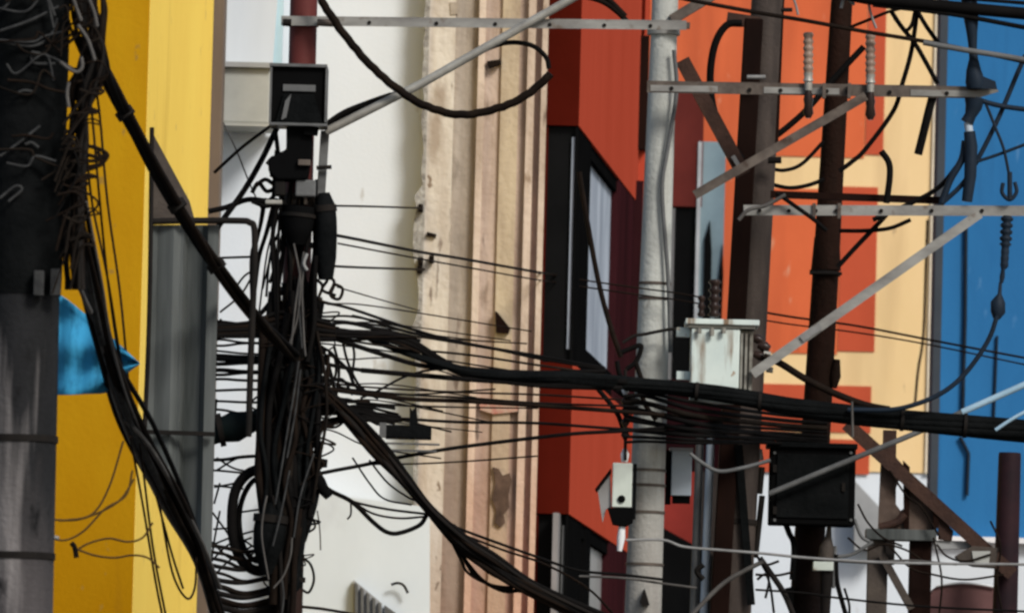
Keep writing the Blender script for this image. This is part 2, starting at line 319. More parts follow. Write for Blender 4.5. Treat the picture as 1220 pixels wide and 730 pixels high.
MB().box((P(752, 365, 66.45).x, 66.45, 0), (P(764, 365, 66.45).x, 66.9, 12)).build('corner_post', 'red', rb)
# rear wing of the red building behind the pale pole
dQ = 73.
def qbox(x0, y0, x1, y1, m, name, off=0, dep=.3, par=None):
    return MB().pxbox(x0, y0, x1, y1, dQ + off, dep).build(name, m, par or rb)
qbox(762, 100, 838, 246, 'maroon_wall', 'rear_wall')
w = qbox(795, 247, 832, 452, 'void', 'rear_window', .05)
qbox(762, 247, 802, 452, 'glassdim', 'rear_wall', .0)
w = qbox(831, 168, 862, 420, 'bluesheet', 'rear_window', .02)
MB().prism([(839, 285), (846, 262), (848, 300), (846, 420), (836, 420)], dQ - .02, dQ + .015).build('reflection_strip', 'void', w)
MB().prism([(852, 360), (861, 290), (862, 330), (858, 420), (850, 420)], dQ - .02, dQ + .015).build('reflection_strip', 'void', w)
qbox(829, 168, 833.5, 420, 'ledge', 'frame', -.03, .045, w)
qbox(770, 453, 864, 560, 'maroon', 'rear_wall', .01)
qbox(770, 561, 830, 650, 'wallred', 'rear_wall', .02)
qbox(830.3, 561, 864, 690, 'pole_grey', 'rear_wall', .02)
MB().prism([(775, 620), (862, 668), (862, 760), (772, 760)], dQ - .04, dQ + .015).build('rear_window', 'void', rb)
MB().box((P(762, 365, dQ).x, dQ + .31, 0), (P(836, 365, dQ).x, dQ + 1, zat(800, 470, dQ))).build('rear_core_wall', 'maroon', rb)

# ------------------------------------------------------------------ orange building
dO = 79.
ob = thing('orange_building', 'orange painted building with cream bands behind the crossarms', 'building', ground_pt(960, 365, dO))
zw = zat(960, 560, dO)
MB().box((P(745, 365, dO).x, dO + .02, 0), (P(1112, 365, dO).x, dO + .5, zw)).build('ground_floor_wall', 'white', ob)
MB().box((P(745, 365, dO).x, dO, zw + .003), (P(1106, 365, dO).x, dO + .5, 14)).build('upper_wall', 'cream', ob)
MB().box((P(1106.3, 365, dO).x, dO - .03, zw), (P(1113, 365, dO).x, dO + .5, 14)).build('corner_strip', 'cream_lit', ob)
X2 = 1041
def opanel(x0, y0, x1, y1, m): MB().pxbox(x0, y0, x1, y1, dO - .012, .008).build('orange_panel', m, ob)
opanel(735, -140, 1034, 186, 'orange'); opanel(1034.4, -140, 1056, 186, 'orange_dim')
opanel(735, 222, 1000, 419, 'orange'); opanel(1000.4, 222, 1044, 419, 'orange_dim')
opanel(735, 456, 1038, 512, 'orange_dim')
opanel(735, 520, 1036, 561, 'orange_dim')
MB().pxbox(735, 186.5, 905, 221.5, dO - .012, .008).build('orange_panel', 'orange', ob)
MB().pxbox(735, 419.5, 880, 455.5, dO - .012, .008).build('orange_panel', 'orange', ob)
MB().prism([(1018, 572), (1050, 606), (1050, 655), (1018, 655)], dO - .30, dO - .05).build('canopy_side', 'sheet_lite', ob)

# ------------------------------------------------------------------ blue building
dB = 70.
bb = thing('blue_building', 'blue painted building at the right edge above a white ledge', 'building', ground_pt(1180, 365, dB))
zl = zat(1180, 640, dB)
MB().box((P(1122, 365, dB).x, dB, zl + .002), (P(1330, 365, dB).x, dB + .5, 13)).build('blue_wall', 'blue', bb)
MB().box((P(1112.5, 365, dB).x, dB - .06, zl + .002), (P(1121.7, 365, dB).x, dB + .5, 13)).build('corner_trim', 'bluedark', bb)
MB().box((P(1098, 365, dB).x, dB - .1, zl - .045), (P(1330, 365, dB).x, dB + .5, zl)).build('ledge', 'ledge', bb)
MB().box((P(1108, 365, dB).x, dB + .02, 0), (P(1330, 365, dB).x, dB + .5, zl - .047)).build('lower_wall', 'white_cool', bb)
MB().tube([P(1151, 262, dB - .03), P(1150, 380, dB - .03), P(1147, 492, dB - .03)], 2.2 * u(dB), 6).build('drain_line', 'porc_blue', bb)
MB().tube([P(1144, 520, dB - .03), P(1154, 540, dB - .03), P(1152, 590, dB - .03)], 2.2 * u(dB), 6).build('drain_line', 'porc_blue', bb)
MB().tube([P(1188, 400, dB - .02), P(1184, 500, dB - .02)], 1.6 * u(dB), 6).build('drain_line', 'porc_blue', bb)

# ------------------------------------------------------------------ poles
def pole_mesh(x_top, y_top, r_top, x_bot, y_bot, r_bot, d, n=20, extra=140):
    """tapered round pole through two picture points, run on to the ground and above the frame"""
    a, b = P(x_top, y_top, d), P(x_bot, y_bot, d); ra, rb_ = r_top * u(d), r_bot * u(d)
    t = (a.z - 0) / (a.z - b.z); g_ = a.lerp(b, t); rg = ra + (rb_ - ra) * min(t, 1.6)
    up = a + (a - b).normalized() * extra * u(d)
    return MB().tube([up, a, b, g_], [ra * .96, ra, rb_, rg], n), g_
def at_line(x0, y0, x1, y1, y): return x0 + (x1 - x0) * (y - y0) / (y1 - y0)

# left foreground pole
dL = 40.
mb, gp = pole_mesh(36, 0, 43, 18, 730, 45, dL, 28)
lp = thing('utility_pole', 'thick dark concrete pole at the left edge draped with black cables', 'utility pole', gp)
mb.build('shaft', 'pole_dark', lp)
mb = MB(); c0 = [P(at_line(36, 0, 18, 730, y), y, dL) for y in (-60, 60, 200, 330, 352)]
mb.tube(c0, [47 * u(dL), 48 * u(dL), 47 * u(dL), 46.2 * u(dL), 45.2 * u(dL)], 28).build('cable_sleeve', 'soot', lp)
for y in (523, 662):
    c = [P(at_line(36, 0, 18, 730, y + k), y + k, dL) for k in (-4, 4)]
    MB().tube(c, 46.5 * u(dL), 28).build('band', 'frame', lp)
bk = MB().pxbox(40, 322, 52, 352, dL - .24, .06).build('clamp', 'cable_scrap', lp, .004)
bk = MB().pxbox(60, 320, 72, 352, dL - .22, .06).build('clamp', 'cable_scrap', lp, .004)
for pts in ([(0, 37), (35, 25), (70, 8)], [(0, 50), (40, 55), (62, 40), (68, 22)], [(38, 62), (40, 75), (66, 76)], [(38, 62), (60, 68), (76, 76), (90, 84)], [(22, 110), (30, 108), (42, 110)],
            [(0, 186), (20, 172), (48, 150)], [(0, 236), (18, 222), (26, 226), (10, 240)], [(0, 14), (10, 4), (16, -6)], [(30, 172), (38, 170), (46, 176)]):
    tag(MB().tube(path(pts, dL - .22), 1.7 * u(dL), 6).build('wire_end', 'cable_scrap'), 'grey wire scrap crossing the black sleeve of the thick left pole', 'cable', 'grey wire scraps on the left pole')

# centre pole
dM = 48.
mb, gp = pole_mesh(362, 0, 16.5, 343, 730, 17.5, dM, 20)
cp = thing('utility_pole', 'dull red steel pole in the middle smothered in tangled black cables', 'utility pole', gp)
mb.build('shaft', 'redsteel', cp)
MB().tube([P(361.5, 24, dM), P(361.3, 32, dM)], 18.5 * u(dM), 20).build('clamp_band', 'redsteel', cp)
sl = MB(); ctr = []; rad = []
for i in range(41):
    y = 335 + i * 9.2
    ctr.append(P(at_line(362, 0, 343, 730, y) - 3 + 5 * math.sin(i * .7) + random.uniform(-2, 2), y, dM - .02))
    rad.append((14 + 17 * math.exp(-((y - 440) / 60) ** 2) + 13 * math.exp(-((y - 560) / 50) ** 2) + 6 * math.exp(-((y - 650) / 40) ** 2) + random.uniform(-2, 2)) * u(dM))
sl.tube(ctr, rad, 24)
for v in sl.v: v += Vector((random.uniform(-1, 1), random.uniform(-1, 1), random.uniform(-1, 1))) * 1.6 * u(dM)
sl.build('cable_sleeve', 'soot', cp)
ca = MB().angle_iron(P(335, 25.5, dM - .13), P(818, 31, dM - .13), 10 * u(dM)).build('crossarm', 'galv', cp)
for x in (440, 520, 590, 655, 720, 775): MB().tube([P(x, 26 + (x - 335) * .0114, dM - .14), P(x, 26 + (x - 335) * .0114, dM - .12)], 2.4 * u(dM), 8).build('bolt', 'frame', ca)
MB().tube([P(337, 27, dM - .16), P(347, 27.5, dM - .16)], 4.5 * u(dM), 8).build('bolt', 'frame', ca)
MB().tube([P(378, 27, dM - .16), P(398, 28, dM - .16)], 4.5 * u(dM), 8).build('bolt', 'galv_dark', ca)
MB().tube([P(388, 157, dM - .16), P(500, 101, dM - .17), P(700, -12, dM - .18)], 5.2 * u(dM), 10).build('brace', 'galv_lite', cp)
MB().angle_iron(P(388, 156, dM - .10), P(381, 262, dM - .10), 9 * u(dM)).build('strut', 'conduit', cp)
MB().tube([P(377, 200, dM - .14), P(395, 199, dM - .14)], 2.5 * u(dM), 8).build('bolt', 'frame', cp)
for y, r in ((235, 24), (242, 24), (292, 20), (345, 19), (580, 21), (690, 20)):
    MB().tube([P(at_line(362, 0, 343, 730, y + k), y + k, dM) for k in (-3, 3)], r * u(dM), 18).build('band', 'galv_dark' if y < 260 else 'frame', cp)

# black terminal box on centre pole
tb = thing('terminal_box', 'black metal box with a hooded front fixed to the red middle pole', 'box', P(355, 148, dM - .30))
MB().pxbox(323, 79, 388, 146, dM - .34, .2).build('housing', 'black', tb, .006)
fr = MB(); fr.pxbox(321, 76, 390, 79.5, dM - .37, .26); fr.pxbox(321, 146.5, 390, 149.5, dM - .37, .26); fr.pxbox(321, 80, 323.5, 146, dM - .365, .2); fr.pxbox(387.5, 80, 390, 146, dM - .365, .2)
fr.build('rim', 'conduit', tb)
MB().pxbox(337, 101, 376, 109, dM - .352, .012).build('name_plate', 'conduit', tb, .002)
MB().prism([(338, 112), (374, 112), (384, 146), (328, 146)], dM - .36, dM - .341).build('hood', 'soot', tb)
MB().prism([(340, 120), (347, 112), (341, 140), (335, 143)], dM - .375, dM - .362).build('inner_plate', 'conduit', tb)

# closures and boxes in the tangle
def closure(name, label, cat, pts, radii, d, m, bandm='frame', n=12, grp=None):
    t = thing(name, label, cat, P(pts[-1][0], pts[-1][1], d))
    c = path(pts, d, 5); N = len(c); k = len(radii) - 1
    rr = [(lambda q: radii[int(q)] + (radii[min(int(q) + 1, k)] - radii[int(q)]) * (q - int(q)))(i / (N - 1) * k) * u(d) for i in range(N)]
    MB().tube(c, rr, n).build('body', m, t)
    j = max(1, N // 4)
    MB().tube([c[j], c[j + 1]], max(rr) * 1.08, n).build('band', bandm, t)
    return t
closure('splice_closure', 'long black capsule hanging upright beside the red middle pole', 'splice closure', [(386, 230), (389, 270), (388, 333)], [7, 12.5, 13, 13, 12.5, 9], dM - .2, 'soot')
bc = thing('cutout_cluster', 'lumpy black fittings clamped to the middle pole just below its black box', 'pole fitting', P(345, 236, dM - .2))
MB().prism([(341, 150), (372, 150), (371, 186), (366, 214), (330, 214), (320, 205), (319, 192), (330, 183), (341, 178)], dM - .3, dM - .12).build('body', 'black', bc, .012)
MB().prism([(362, 150), (380, 152), (378, 162), (362, 160)], dM - .33, dM - .305).build('tab', 'black', bc)
MB().pxbox(355, 190, 370, 197, dM - .33, .028).build('plate', 'galv_dark', bc, .004)
MB().pxbox(327, 215, 340, 233, dM - .28, .1).build('connector', 'frame', bc, .01)
MB().pxbox(352, 214, 376, 234, dM - .28, .1).build('connector', 'conduit', bc, .01)
MB().pxbox(316, 238, 336, 243, dM - .32, .06).build('terminal', 'galv_lite', bc, .004)
closure('splice_closure', 'black barrel hung on the middle pole under two steel bands', 'splice closure', [(357, 246), (355, 268), (354, 292)], [19, 20, 18, 10], dM - .2, 'black')
closure('splice_closure', 'dark green grey bulky sleeve lying level left of the middle pole', 'splice closure', [(247, 515), (280, 508), (322, 494)], [17, 15, 19, 13, 10], dM + .1, mat('dark_green_sleeve', (.008, .015, .014), (.005, .008, .008), rough=.8, spec=.1))
closure('splice_closure', 'black sleeve bulging low on the tangled middle pole', 'splice closure', [(327, 596), (322, 640), (320, 684)], [10, 22, 20, 9], dM - .2, 'soot')
closure('splice_closure', 'small black plug sticking out right of the middle pole below the cable fan', 'splice closure', [(370, 551), (380, 551), (390, 552)], [5, 6, 5], dM - .1, 'black')
closure('splice_closure', 'blunt black cable head right of the middle pole above the drooping loop', 'splice closure', [(372, 560), (380, 575), (392, 592)], [8, 9, 5], dM - .1, 'black')
bx = thing('junction_box', 'flat black box with an upright stub hung in the cables before the beige ribs', 'box', P(487, 524, dM + .2))
MB().pxbox(459, 506, 514, 522, dM + .2, .14).build('body', 'soot', bx, .006)
MB().prism([(488, 484), (491, 489), (496, 484), (498, 506), (488, 506)], dM + .22, dM + .3).build('stub', 'soot', bx)
MB().pxbox(436, 527, 524, 529, dM + .2, .05).build('rail', 'conduit', bx)
MB().pxbox(440, 535, 520, 537, dM + .2, .05).build('rail', 'conduit', bx)
lb = MB().pxbox(452, 503, 460, 520, dM + .19, .1).build('bracket', 'conduit', bx)

# pale pole
dP = 50.
mb, gp = pole_mesh(791, 40, 16, 767, 700, 22, dP, 20)
pp = thing('utility_pole', 'pale grey concrete pole in front of the red building', 'utility pole', gp)
mb.build('shaft', 'pole_pale', pp)
MB().tube([P(791, 26, dP), P(790.5, 42, dP)], 20 * u(dP), 20).build('clamp_band', 'galv', pp)
MB().bar(P(800, 24, dP - .1), P(850, -6, dP - .1), .05, 12 * u(dP)).build('brace', 'galv_dark', pp)
MB().bar(P(800, 30, dP - .12), P(822, 31, dP - .12), .05, 7 * u(dP)).build('bracket', 'galv_dark', pp)
MB().tube(path([(803, 60), (806, 110), (795, 180), (789, 230), (796, 330), (799, 420)], dP - .12), 2.6 * u(dP), 7).build('earth_wire', 'conduit', pp)
MB().bar(P(813, 72, dP + .2), P(886, 208, dP + .2), .05, 17 * u(dP)).build('diagonal_strut', 'brown', pp)
MB().bar(P(873, 186, dP + .15), P(881, 199, dP + .15), .02, 5 * u(dP)).build('strut_plate', 'cable_pale', pp)
for y in (338, 356, 560, 578, 610, 672):
    MB().tube([P(at_line(791, 40, 767, 700, y + k), y + k, dP) for k in (-1.6, 1.6)], (at_line(16, 40, 22, 700, y) + 1.2) * u(dP), 20).build('band', 'pole_grey' if y < 400 else 'galv_dark', pp)
MB().prism([(762, 716), (768, 700), (774, 720), (766, 722)], dP - .18, dP - .115).build('bolt_plate', 'frame', pp)

# dark pole with guard
dD = 50.8
mb, gp = pole_mesh(915, 0, 20, 872, 730, 23, dD, 20)
dp = thing('utility_pole', 'dark concrete pole with a blackened steel guard on its left side carrying the white transformer', 'utility pole', gp)
mb.build('shaft', 'pole_grey', dp)
a, b = P(898, 24, dD - .05), P(855, 760, dD - .05)
MB().bar(a, b, .18, 22 * u(dD)).build('cable_guard', 'pole_guard', dp, .008)
MB().bar(P(932, -40, dD), P(923, 175, dD), .1, 8 * u(dD)).build('cable_guard', 'pole_guard', dp, .008)
MB().bar(P(880, 530, dD - .13), P(895, 720, dD - .13), .05, 9 * u(dD)).build('riser_pipe', 'soot', dp)
MB().tube([P(847, 520, dD - .02), P(838, 740, dD - .02)], 5 * u(dD), 10).build('riser_pipe', 'bluebox', dp)
MB().tube([P(834, 520, dD + .05), P(826, 740, dD + .05)], 5 * u(dD), 10).build('riser_pipe', 'conduit', dp)
MB().bar(P(866, 22, dD - .1), P(905, 28, dD - .1), .06, 14 * u(dD)).build('bracket', 'brown', dp)
MB().tube([P(890, 92, dD - .25), P(912, 92, dD - .25)], 2.5 * u(dD), 8).build('bolt', 'cable_pale', dp)
MB().tube([P(915, 191, dD - .2), P(931, 191, dD - .2)], 4 * u(dD), 8).build('bolt', 'frame', dp)
MB().tube([P(930, 12, dD - .05), P(944, 12, dD - .05)], 2.5 * u(dD), 8).build('bolt', 'frame', dp)
c = [P(at_line(915, 0, 872, 730, y), y, dD) for y in (618, 624)]
MB().tube(c, 24.5 * u(dD), 20).build('band', 'frame', dp)

# rusty pole
dU = 51.2
mb, gp = pole_mesh(1003, 0, 13, 961, 700, 19, dU, 18)
up_ = thing('utility_pole', 'slender rusty black steel pole leaning behind the long crossarms', 'utility pole', gp)
mb.build('shaft', 'rustpole', up_)
MB().tube([P(983, 323, dU), P(982.6, 328, dU)], 18.5 * u(dU), 16).build('band', 'frame', up_)
MB().tube([P(966, 325, dU - .1), P(1003, 326, dU - .1)], 2 * u(dU), 8).build('bolt', 'frame', up_)
MB().tube([P(985, 283, dU), P(984, 322, dU)], [15 * u(dU), 18 * u(dU)], 16).build('collar', 'rustpole', up_)
MB().tube([P(997, 428, dU - .05), P(995, 448, dU - .05), P(993, 462, dU - .05)], [4 * u(dU), 7 * u(dU), 4 * u(dU)], 10).build('knob', 'rustpole', up_)
d2 = dP - .32
# long crossarms: carried by the rusty pole
def crossarm(label, x0, y0, x1, y1, d, h, m, name='crossarm'):
    o = MB().angle_iron(P(x0, y0, d), P(x1, y1, d), h * u(d)).build(name, m, up_)
    return o
k1 = crossarm('', 771, 104, 1164, 111, d2, 13, 'galv_dark')
for x0, x1 in ((775, 855), (910, 1000), (1085, 1165)):
    y0, y1 = 104 + (x0 - 771) * 7 / 393, 104 + (x1 - 771) * 7 / 393
    MB().bar(P(x0, y0 + 1, d2 - .007), P(x1, y1 + 1, d2 - .007), .004, 7.5 * u(d2)).build('worn_strip', 'galv', k1)
MB().prism([(1164, 105), (1186, 104), (1190, 109), (1165, 117)], d2 - .003, d2 + .02).build('end_plate', 'galv', k1)
k2 = crossarm('', 886, 251, 1260, 252, d2 - .05, 11, 'galv')
MB().bar(P(918, 231.5, d2 + .2), P(1124, 239, d2 + .2), .06, 8 * u(d2)).build('rear_crossarm', 'pole_guard', up_)
MB().angle_iron(P(828, 233, d2 - .06), P(1032, 115, d2 - .06), 9.5 * u(d2)).build('brace', 'galv_dark', up_)
MB().angle_iron(P(897, 446, d2 - .09), P(1168, 255, d2 - .09), 10 * u(d2)).build('brace', 'galv', up_)
MB().bar(P(955, 404, d2 - .105), P(978, 388, d2 - .105), .006, 8 * u(d2)).build('splice_plate', 'cable_pale', up_)

for x in (800, 893, 930, 985, 1010, 1060, 1128):
    y = 104 + (x - 771) * 7 / 393
    MB().tube([P(x, y + 1, d2 - .016), P(x, y + 1, d2 + .01)], 2.6 * u(d2), 8).build('bolt', 'frame', k1)
for x in (905, 940, 972, 996, 1050, 1110, 1170):
    MB().tube([P(x, 251, d2 - .066), P(x, 251, d2 - .04)], 2.4 * u(d2), 8).build('bolt', 'frame', k2)
for x0, x1, y in ((980, 1014, 108), (968, 1002, 251)):
    MB().pxbox(x0, y - 9, x0 + 4, y + 9, d2 - .07, .05).build('u_bolt_plate', 'galv_dark', up_); MB().pxbox(x1 - 4, y - 9, x1, y + 9, d2 - .07, .05).build('u_bolt_plate', 'galv_dark', up_)
# insulators standing on the upper long crossarm (copied)
def copy_tree(o, parent=None):
    c = o.copy(); col.objects.link(c); c.parent = parent
    for ch in list(o.children): copy_tree(ch, c)
    return c
def pin_insulator(px, py, label, d, grp):
    t = thing('pin_insulator', label, 'insulator', P(px, py, d), grp)
    A = lambda dy: P(px, py + dy, d)
    MB().tube([A(-66 + 2 * k) for k in range(25)], [(6.2 if k % 4 in (1, 2) else 5) * u(d) for k in range(25)], 14).build('porcelain', 'porc', t)
    MB().tube([A(-18), A(-13), A(-8)], [6 * u(d), 5 * u(d), 6.5 * u(d)], 12).build('cap', 'galv_lite', t)
    MB().tube([A(-7), A(3)], [5 * u(d), 4.5 * u(d)], 8).build('nut', 'galv_lite', t)
    MB().tube([A(4), A(14), A(20), A(30), A(36)], [4 * u(d), 6 * u(d), 5 * u(d), 6.5 * u(d), 3 * u(d)], 10).build('bolt_sleeve', 'porc_dark', t)
    return t
i1 = pin_insulator(963, 105, 'pin insulator on the upper long crossarm between the dark and the rusty pole', d2 - .03, 'pin insulators on the upper long crossarm')
i2 = copy_tree(i1); i2.location = P(1037, 107, d2 - .03); i2['label'] = 'pin insulator on the upper long crossarm right of the rusty pole'

# lathe style polymer insulators against the blue wall
def stack(name, label, cat, prof, d, m):
    t = thing(name, label, cat, P(prof[-1][0], prof[-1][1], d))
    MB().tube([P(x, y, d) for x, y, r in prof], [r * u(d) for x, y, r in prof], 14).build('body', m, t)
    return t
t = stack('fuse_cutout', 'dark slate cutout fuse standing on the end of the upper long crossarm', 'insulator',
          [(1153, -12, 9), (1155, 4, 9.5), (1157, 22, 9), (1158, 40, 6.5), (1159, 58, 5), (1160, 70, 5.5), (1160, 84, 9), (1162, 98, 12), (1162, 106, 10)], d2 - .05, 'porc_blue')
MB().prism([(1158, 86), (1186, 97), (1188, 106), (1160, 106)], d2 - .08, d2 - .05).build('foot', 'porc_blue', t)
t = stack('fuse_cutout', 'dark slate fuse tube hanging below the end of the upper long crossarm', 'insulator',
          [(1161, 118, 12), (1160, 128, 10), (1156, 138, 7), (1152, 146, 8)], d2 - .05, 'porc_blue')
MB().tube([P(x, y, d2 - .05) for x, y in ((1153, 146), (1155, 158))], 5 * u(d2), 10).build('pin', 'bluebox', t)
MB().tube([P(x, y, d2 - .05) for x, y in ((1155, 157), (1157, 175), (1156, 210), (1152, 240))], [7 * u(d2), 8 * u(d2), 7.5 * u(d2), 6.5 * u(d2)], 12).build('fuse_tube', 'porc_blue', t)
prof = []
for i in range(24):
    y = 257 + i * 2.6; r = (7.5 if i < 14 else 5) if i % 3 else 4.5
    prof.append((1200 - (y - 257) * .06, y, r))
prof += [(1195, 321, 2.4), (1194, 330, 3.2), (1193, 337, 2.2)]
t = stack('strain_insulator', 'beaded slate insulator string hanging under the lower crossarm before the blue wall', 'insulator', prof, d2 - .1, 'porc_blue')
MB().tube([P(1192, 336, d2 - .1), P(1191, 350, d2 - .1), P(1189, 360, d2 - .1), P(1189, 372, d2 - .1), P(1187, 380, d2 - .1)], [2 * u(d2), 2.5 * u(d2), 9 * u(d2), 9 * u(d2), 4 * u(d2)], 12).build('clamp', 'porc_blue', t)
t = thing('cable_clamp', 'small forked slate clamp above the lower crossarm before the blue wall', 'clamp', P(1203, 238, d2 - .1))
MB().tube(path([(1195, 218), (1194, 230), (1203, 238), (1211, 229), (1209, 217)], d2 - .1), 2.4 * u(d2), 8).build('fork', 'porc_blue', t)
MB().tube([P(1203, 205, d2 - .1), P(1203, 238, d2 - .1)], 3 * u(d2), 8).build('stem', 'porc_blue', t)

# transformer
tr = thing('transformer', 'pale green grey box transformer with stained lid mounted on the dark pole', 'transformer', P(860, 472, dP - .35))
dT = dP - .38
MB().pxbox(823, 391, 881, 478, dT, .30).build('tank', 'trafo', tr, .008)
mb = MB()
for k in range(3): mb.pxbox(881.8 + k * 5.4, 397, 884.6 + k * 5.4, 470, dT - .005 + .02 * k, .26)
mb.pxbox(881.2, 394, 896.5, 476, dT + .06, .16); mb.build('cooling_fins', 'trafo_d', tr)
MB().pxbox(817, 380, 905, 386.5, dT - .03, .36).build('lid', 'trafo', tr, .004)
MB().pxbox(820, 387, 900, 390.6, dT - .01, .32).build('lid_seal', 'trafo_d', tr)
MB().pxbox(806, 390, 822.5, 401, dT + .08, .06).build('bracket', 'trafo', tr, .003)
MB().pxbox(806, 442, 822.5, 452, dT + .08, .06).build('bracket', 'trafo', tr, .003)
for k, x in enumerate((833, 848, 862)): MB().tube([P(x, 390.8, dT - .03), P(x - .2, 397 + 3 * (k % 2), dT - .03)], 3 * u(dT), 8).build('bolt', 'trafo_d', tr)
for bxx, ytop, rr in ((852, 333, 8), (836, 352, 5)):
    pr = []
    n = int((380 - ytop) / 3.2)
    for i in range(n + 1): pr.append((bxx - i * .08, ytop + i * 3.2, rr if i % 3 == 1 else rr * .62))
    MB().tube([P(x, y, dT + .12) for x, y, r in pr], [r * u(dT) for x, y, r in pr], 14).build('bushing', 'porc_dark', tr)
for x, y, r in ((903, 404, 6), (911, 413, 7), (906, 424, 6)):
    MB().tube([P(x - 8, y - 3, dT + .1), P(x, y, dT + .1), P(x + 6, y + 3, dT + .1)], [r * .6 * u(dT), r * u(dT), r * .6 * u(dT)], 10).build('low_voltage_bushing', 'porc_dark', tr)
for x, y in ((914, 421), (917, 440)): MB().tube([P(x - 4, y, dT + .05), P(x + 4, y + 1, dT + .05)], 3.4 * u(dT), 8).build('terminal_nut', 'galv_lite', tr)

# big black box on the rusty pole
kb = thing('switch_box', 'large black box fixed low on the rusty pole', 'box', P(968, 626, dU - .4))
MB().pxbox(917, 533, 1019, 625, dU - .42, .26).build('housing', 'black', kb, .01)
MB().pxbox(914, 527, 1022, 533, dU - .45, .32).build('lid', 'soot', kb, .004)
MB().pxbox(925, 541, 1011, 617, dU - .432, .01).build('door', 'soot', kb, .004)
for x in (923, 1014):
    for y in (539, 619): MB().tube([P(x, y, dU - .43), P(x, y, dU - .41)], 1.8 * u(dU), 8).build('screw', 'conduit', kb)
for y in (553, 603): MB().pxbox(921, y, 925.5, y + 9, dU - .44, .018).build('hinge', 'frame', kb)
MB().pxbox(1003, 575, 1007, 585, dU - .445, .012).build('latch', 'frame', kb)
MB().tube([P(904, 535, dU - .36), P(906, 548, dU - .36)], 4 * u(dU), 8).build('cable_gland', 'cable_pale', kb)
for x in (905, 900): MB().tube([P(908, 556 if x == 905 else 590, dU - .35), P(x, 588 if x == 905 else 664, dU - .35)], 3.5 * u(dU), 8).build('side_conduit', 'frame', kb)

# small meter box hanging left of the pale pole
dS = dP - .25
sb = thing('meter_box', 'small pale box with a round black dial hung left of the pale pole', 'meter box', P(740, 626, dS))
MB().pxbox(729.5, 551, 753, 604, dS, .08).build('case', 'tin', sb, .006)
MB().prism([(724, 604.5), (756, 604.5), (754, 622), (745, 627), (730, 624)], dS - .005, dS + .1).build('base', 'black', sb)
MB().tube([P(740.5, 594, dS - .012), P(740.5, 594, dS + .01)], 4.6 * u(dS), 14).build('dial', 'black', sb)
MB().tube([P(744.5, 534, dS + .03), P(744.5, 541, dS + .03), P(744, 550, dS + .03)], [2.5 * u(dS), 5.5 * u(dS), 4 * u(dS)], 12).build('porcelain_knob', 'ledge', sb)
MB().prism([(727, 561), (728.5, 604), (722, 606), (718, 622), (712, 582)], dS + .03, dS + .08).build('side_flap', 'glassdim', sb)
MB().prism([(728, 557), (728.5, 563), (711, 586), (709, 582)], dS, dS + .09).build('hood', 'black', sb)
MB().tube([P(741, 627, dS + .03), P(740, 640, dS + .03), P(738, 656, dS + .03)], [4 * u(dS), 5 * u(dS), 3 * u(dS)], 10).build('lower_knob', 'ledge', sb)
MB().pxbox(754, 552, 758, 618, dS + .01, .07).build('side_plate', 'soot', sb)
b2 = thing('meter_box', 'plain pale blue box between the pale pole and the dark pole', 'meter box', P(811, 594, dP + .1))
MB().pxbox(800, 536, 824, 590, dP + .1, .12).build('case', 'bluebox', b2, .005)
MB().pxbox(798, 533, 826, 536.5, dP + .08, .15).build('lid', 'sheet_lite', b2)
MB().pxbox(793, 536, 799.6, 600, dP + .13, .09).build('mounting_board', 'black', b2)
MB().pxbox(801, 590.5, 822, 599, dP + .13, .08).build('base', 'black', b2)

# hanging porcelain string at (745, 465..530)
t = thing('drop_insulator', 'string of small white and black knobs hanging above the small pale box', 'insulator', P(744, 530, dS))
for i, (y, m) in enumerate(((464, 'ledge'), (478, 'porc_dark'), (490, 'frame'), (503, 'porc_dark'), (518, 'frame'))):
    MB().tube([P(745, y - 6, dS), P(745, y, dS), P(745, y + 6, dS)], [2 * u(dS), 5.5 * u(dS), 2 * u(dS)], 10).build('bead', m, t)
MB().tube([P(745, 440, dS), P(745, 548, dS)], 2 * u(dS), 8).build('rod', 'frame', t)

# ------------------------------------------------------------------ metal sign frame at left
dF = 46.
sf = thing('sign_frame', 'dull grey folded sheet in a dark rounded tube frame before the yellow wall', 'sign', P(180, 640, dF))
sh = MB()
cols = [(178, 0), (186, .03), (205, .0), (213, .035), (217, .035), (222, .10), (240, .08), (246, .02), (259, .03)]
vs = []
topy = {178: 262, 186: 268, 205: 268, 213: 268, 217: 268, 222: 268, 240: 268, 246: 268, 259: 268}
for x, o in cols:
    vs.append(P(x - (365 - 268) * -.024, 268, dF + o)); yb_ = 505 + max(0, x - 172) * 1.9
    vs.append(P(x - (yb_ - 365) * .024, yb_, dF + o))
sh.add(vs, [(2 * i, 2 * i + 1, 2 * i + 3, 2 * i + 2) for i in range(len(cols) - 1)])
so = sh.build('panel', 'sheet', sf); sm_ = so.modifiers.new('thickness', 'SOLIDIFY'); sm_.thickness = .006
MB().tube(path([(181, 152), (178, 365), (172, 520)], dF - .03), 2.8 * u(dF), 8).build('post', 'frame', sf)
MB().tube(path([(178, 264), (220, 263), (285, 263), (297, 265), (303, 273), (303, 320), (299, 420), (296, 520)], dF - .02, 8), 4. * u(dF), 10).build('tube_frame', 'frame', sf)
MB().bar(P(172, 514, dF - .03), P(256, 517, dF - .03), .03, 5 * u(dF)).build('cross_rail', 'frame', sf)
MB().prism([(182, 158), (186, 166), (226, 240), (232, 262), (182, 262)], dF + .04, dF + .06).build('torn_flap', 'brownpost', sf)

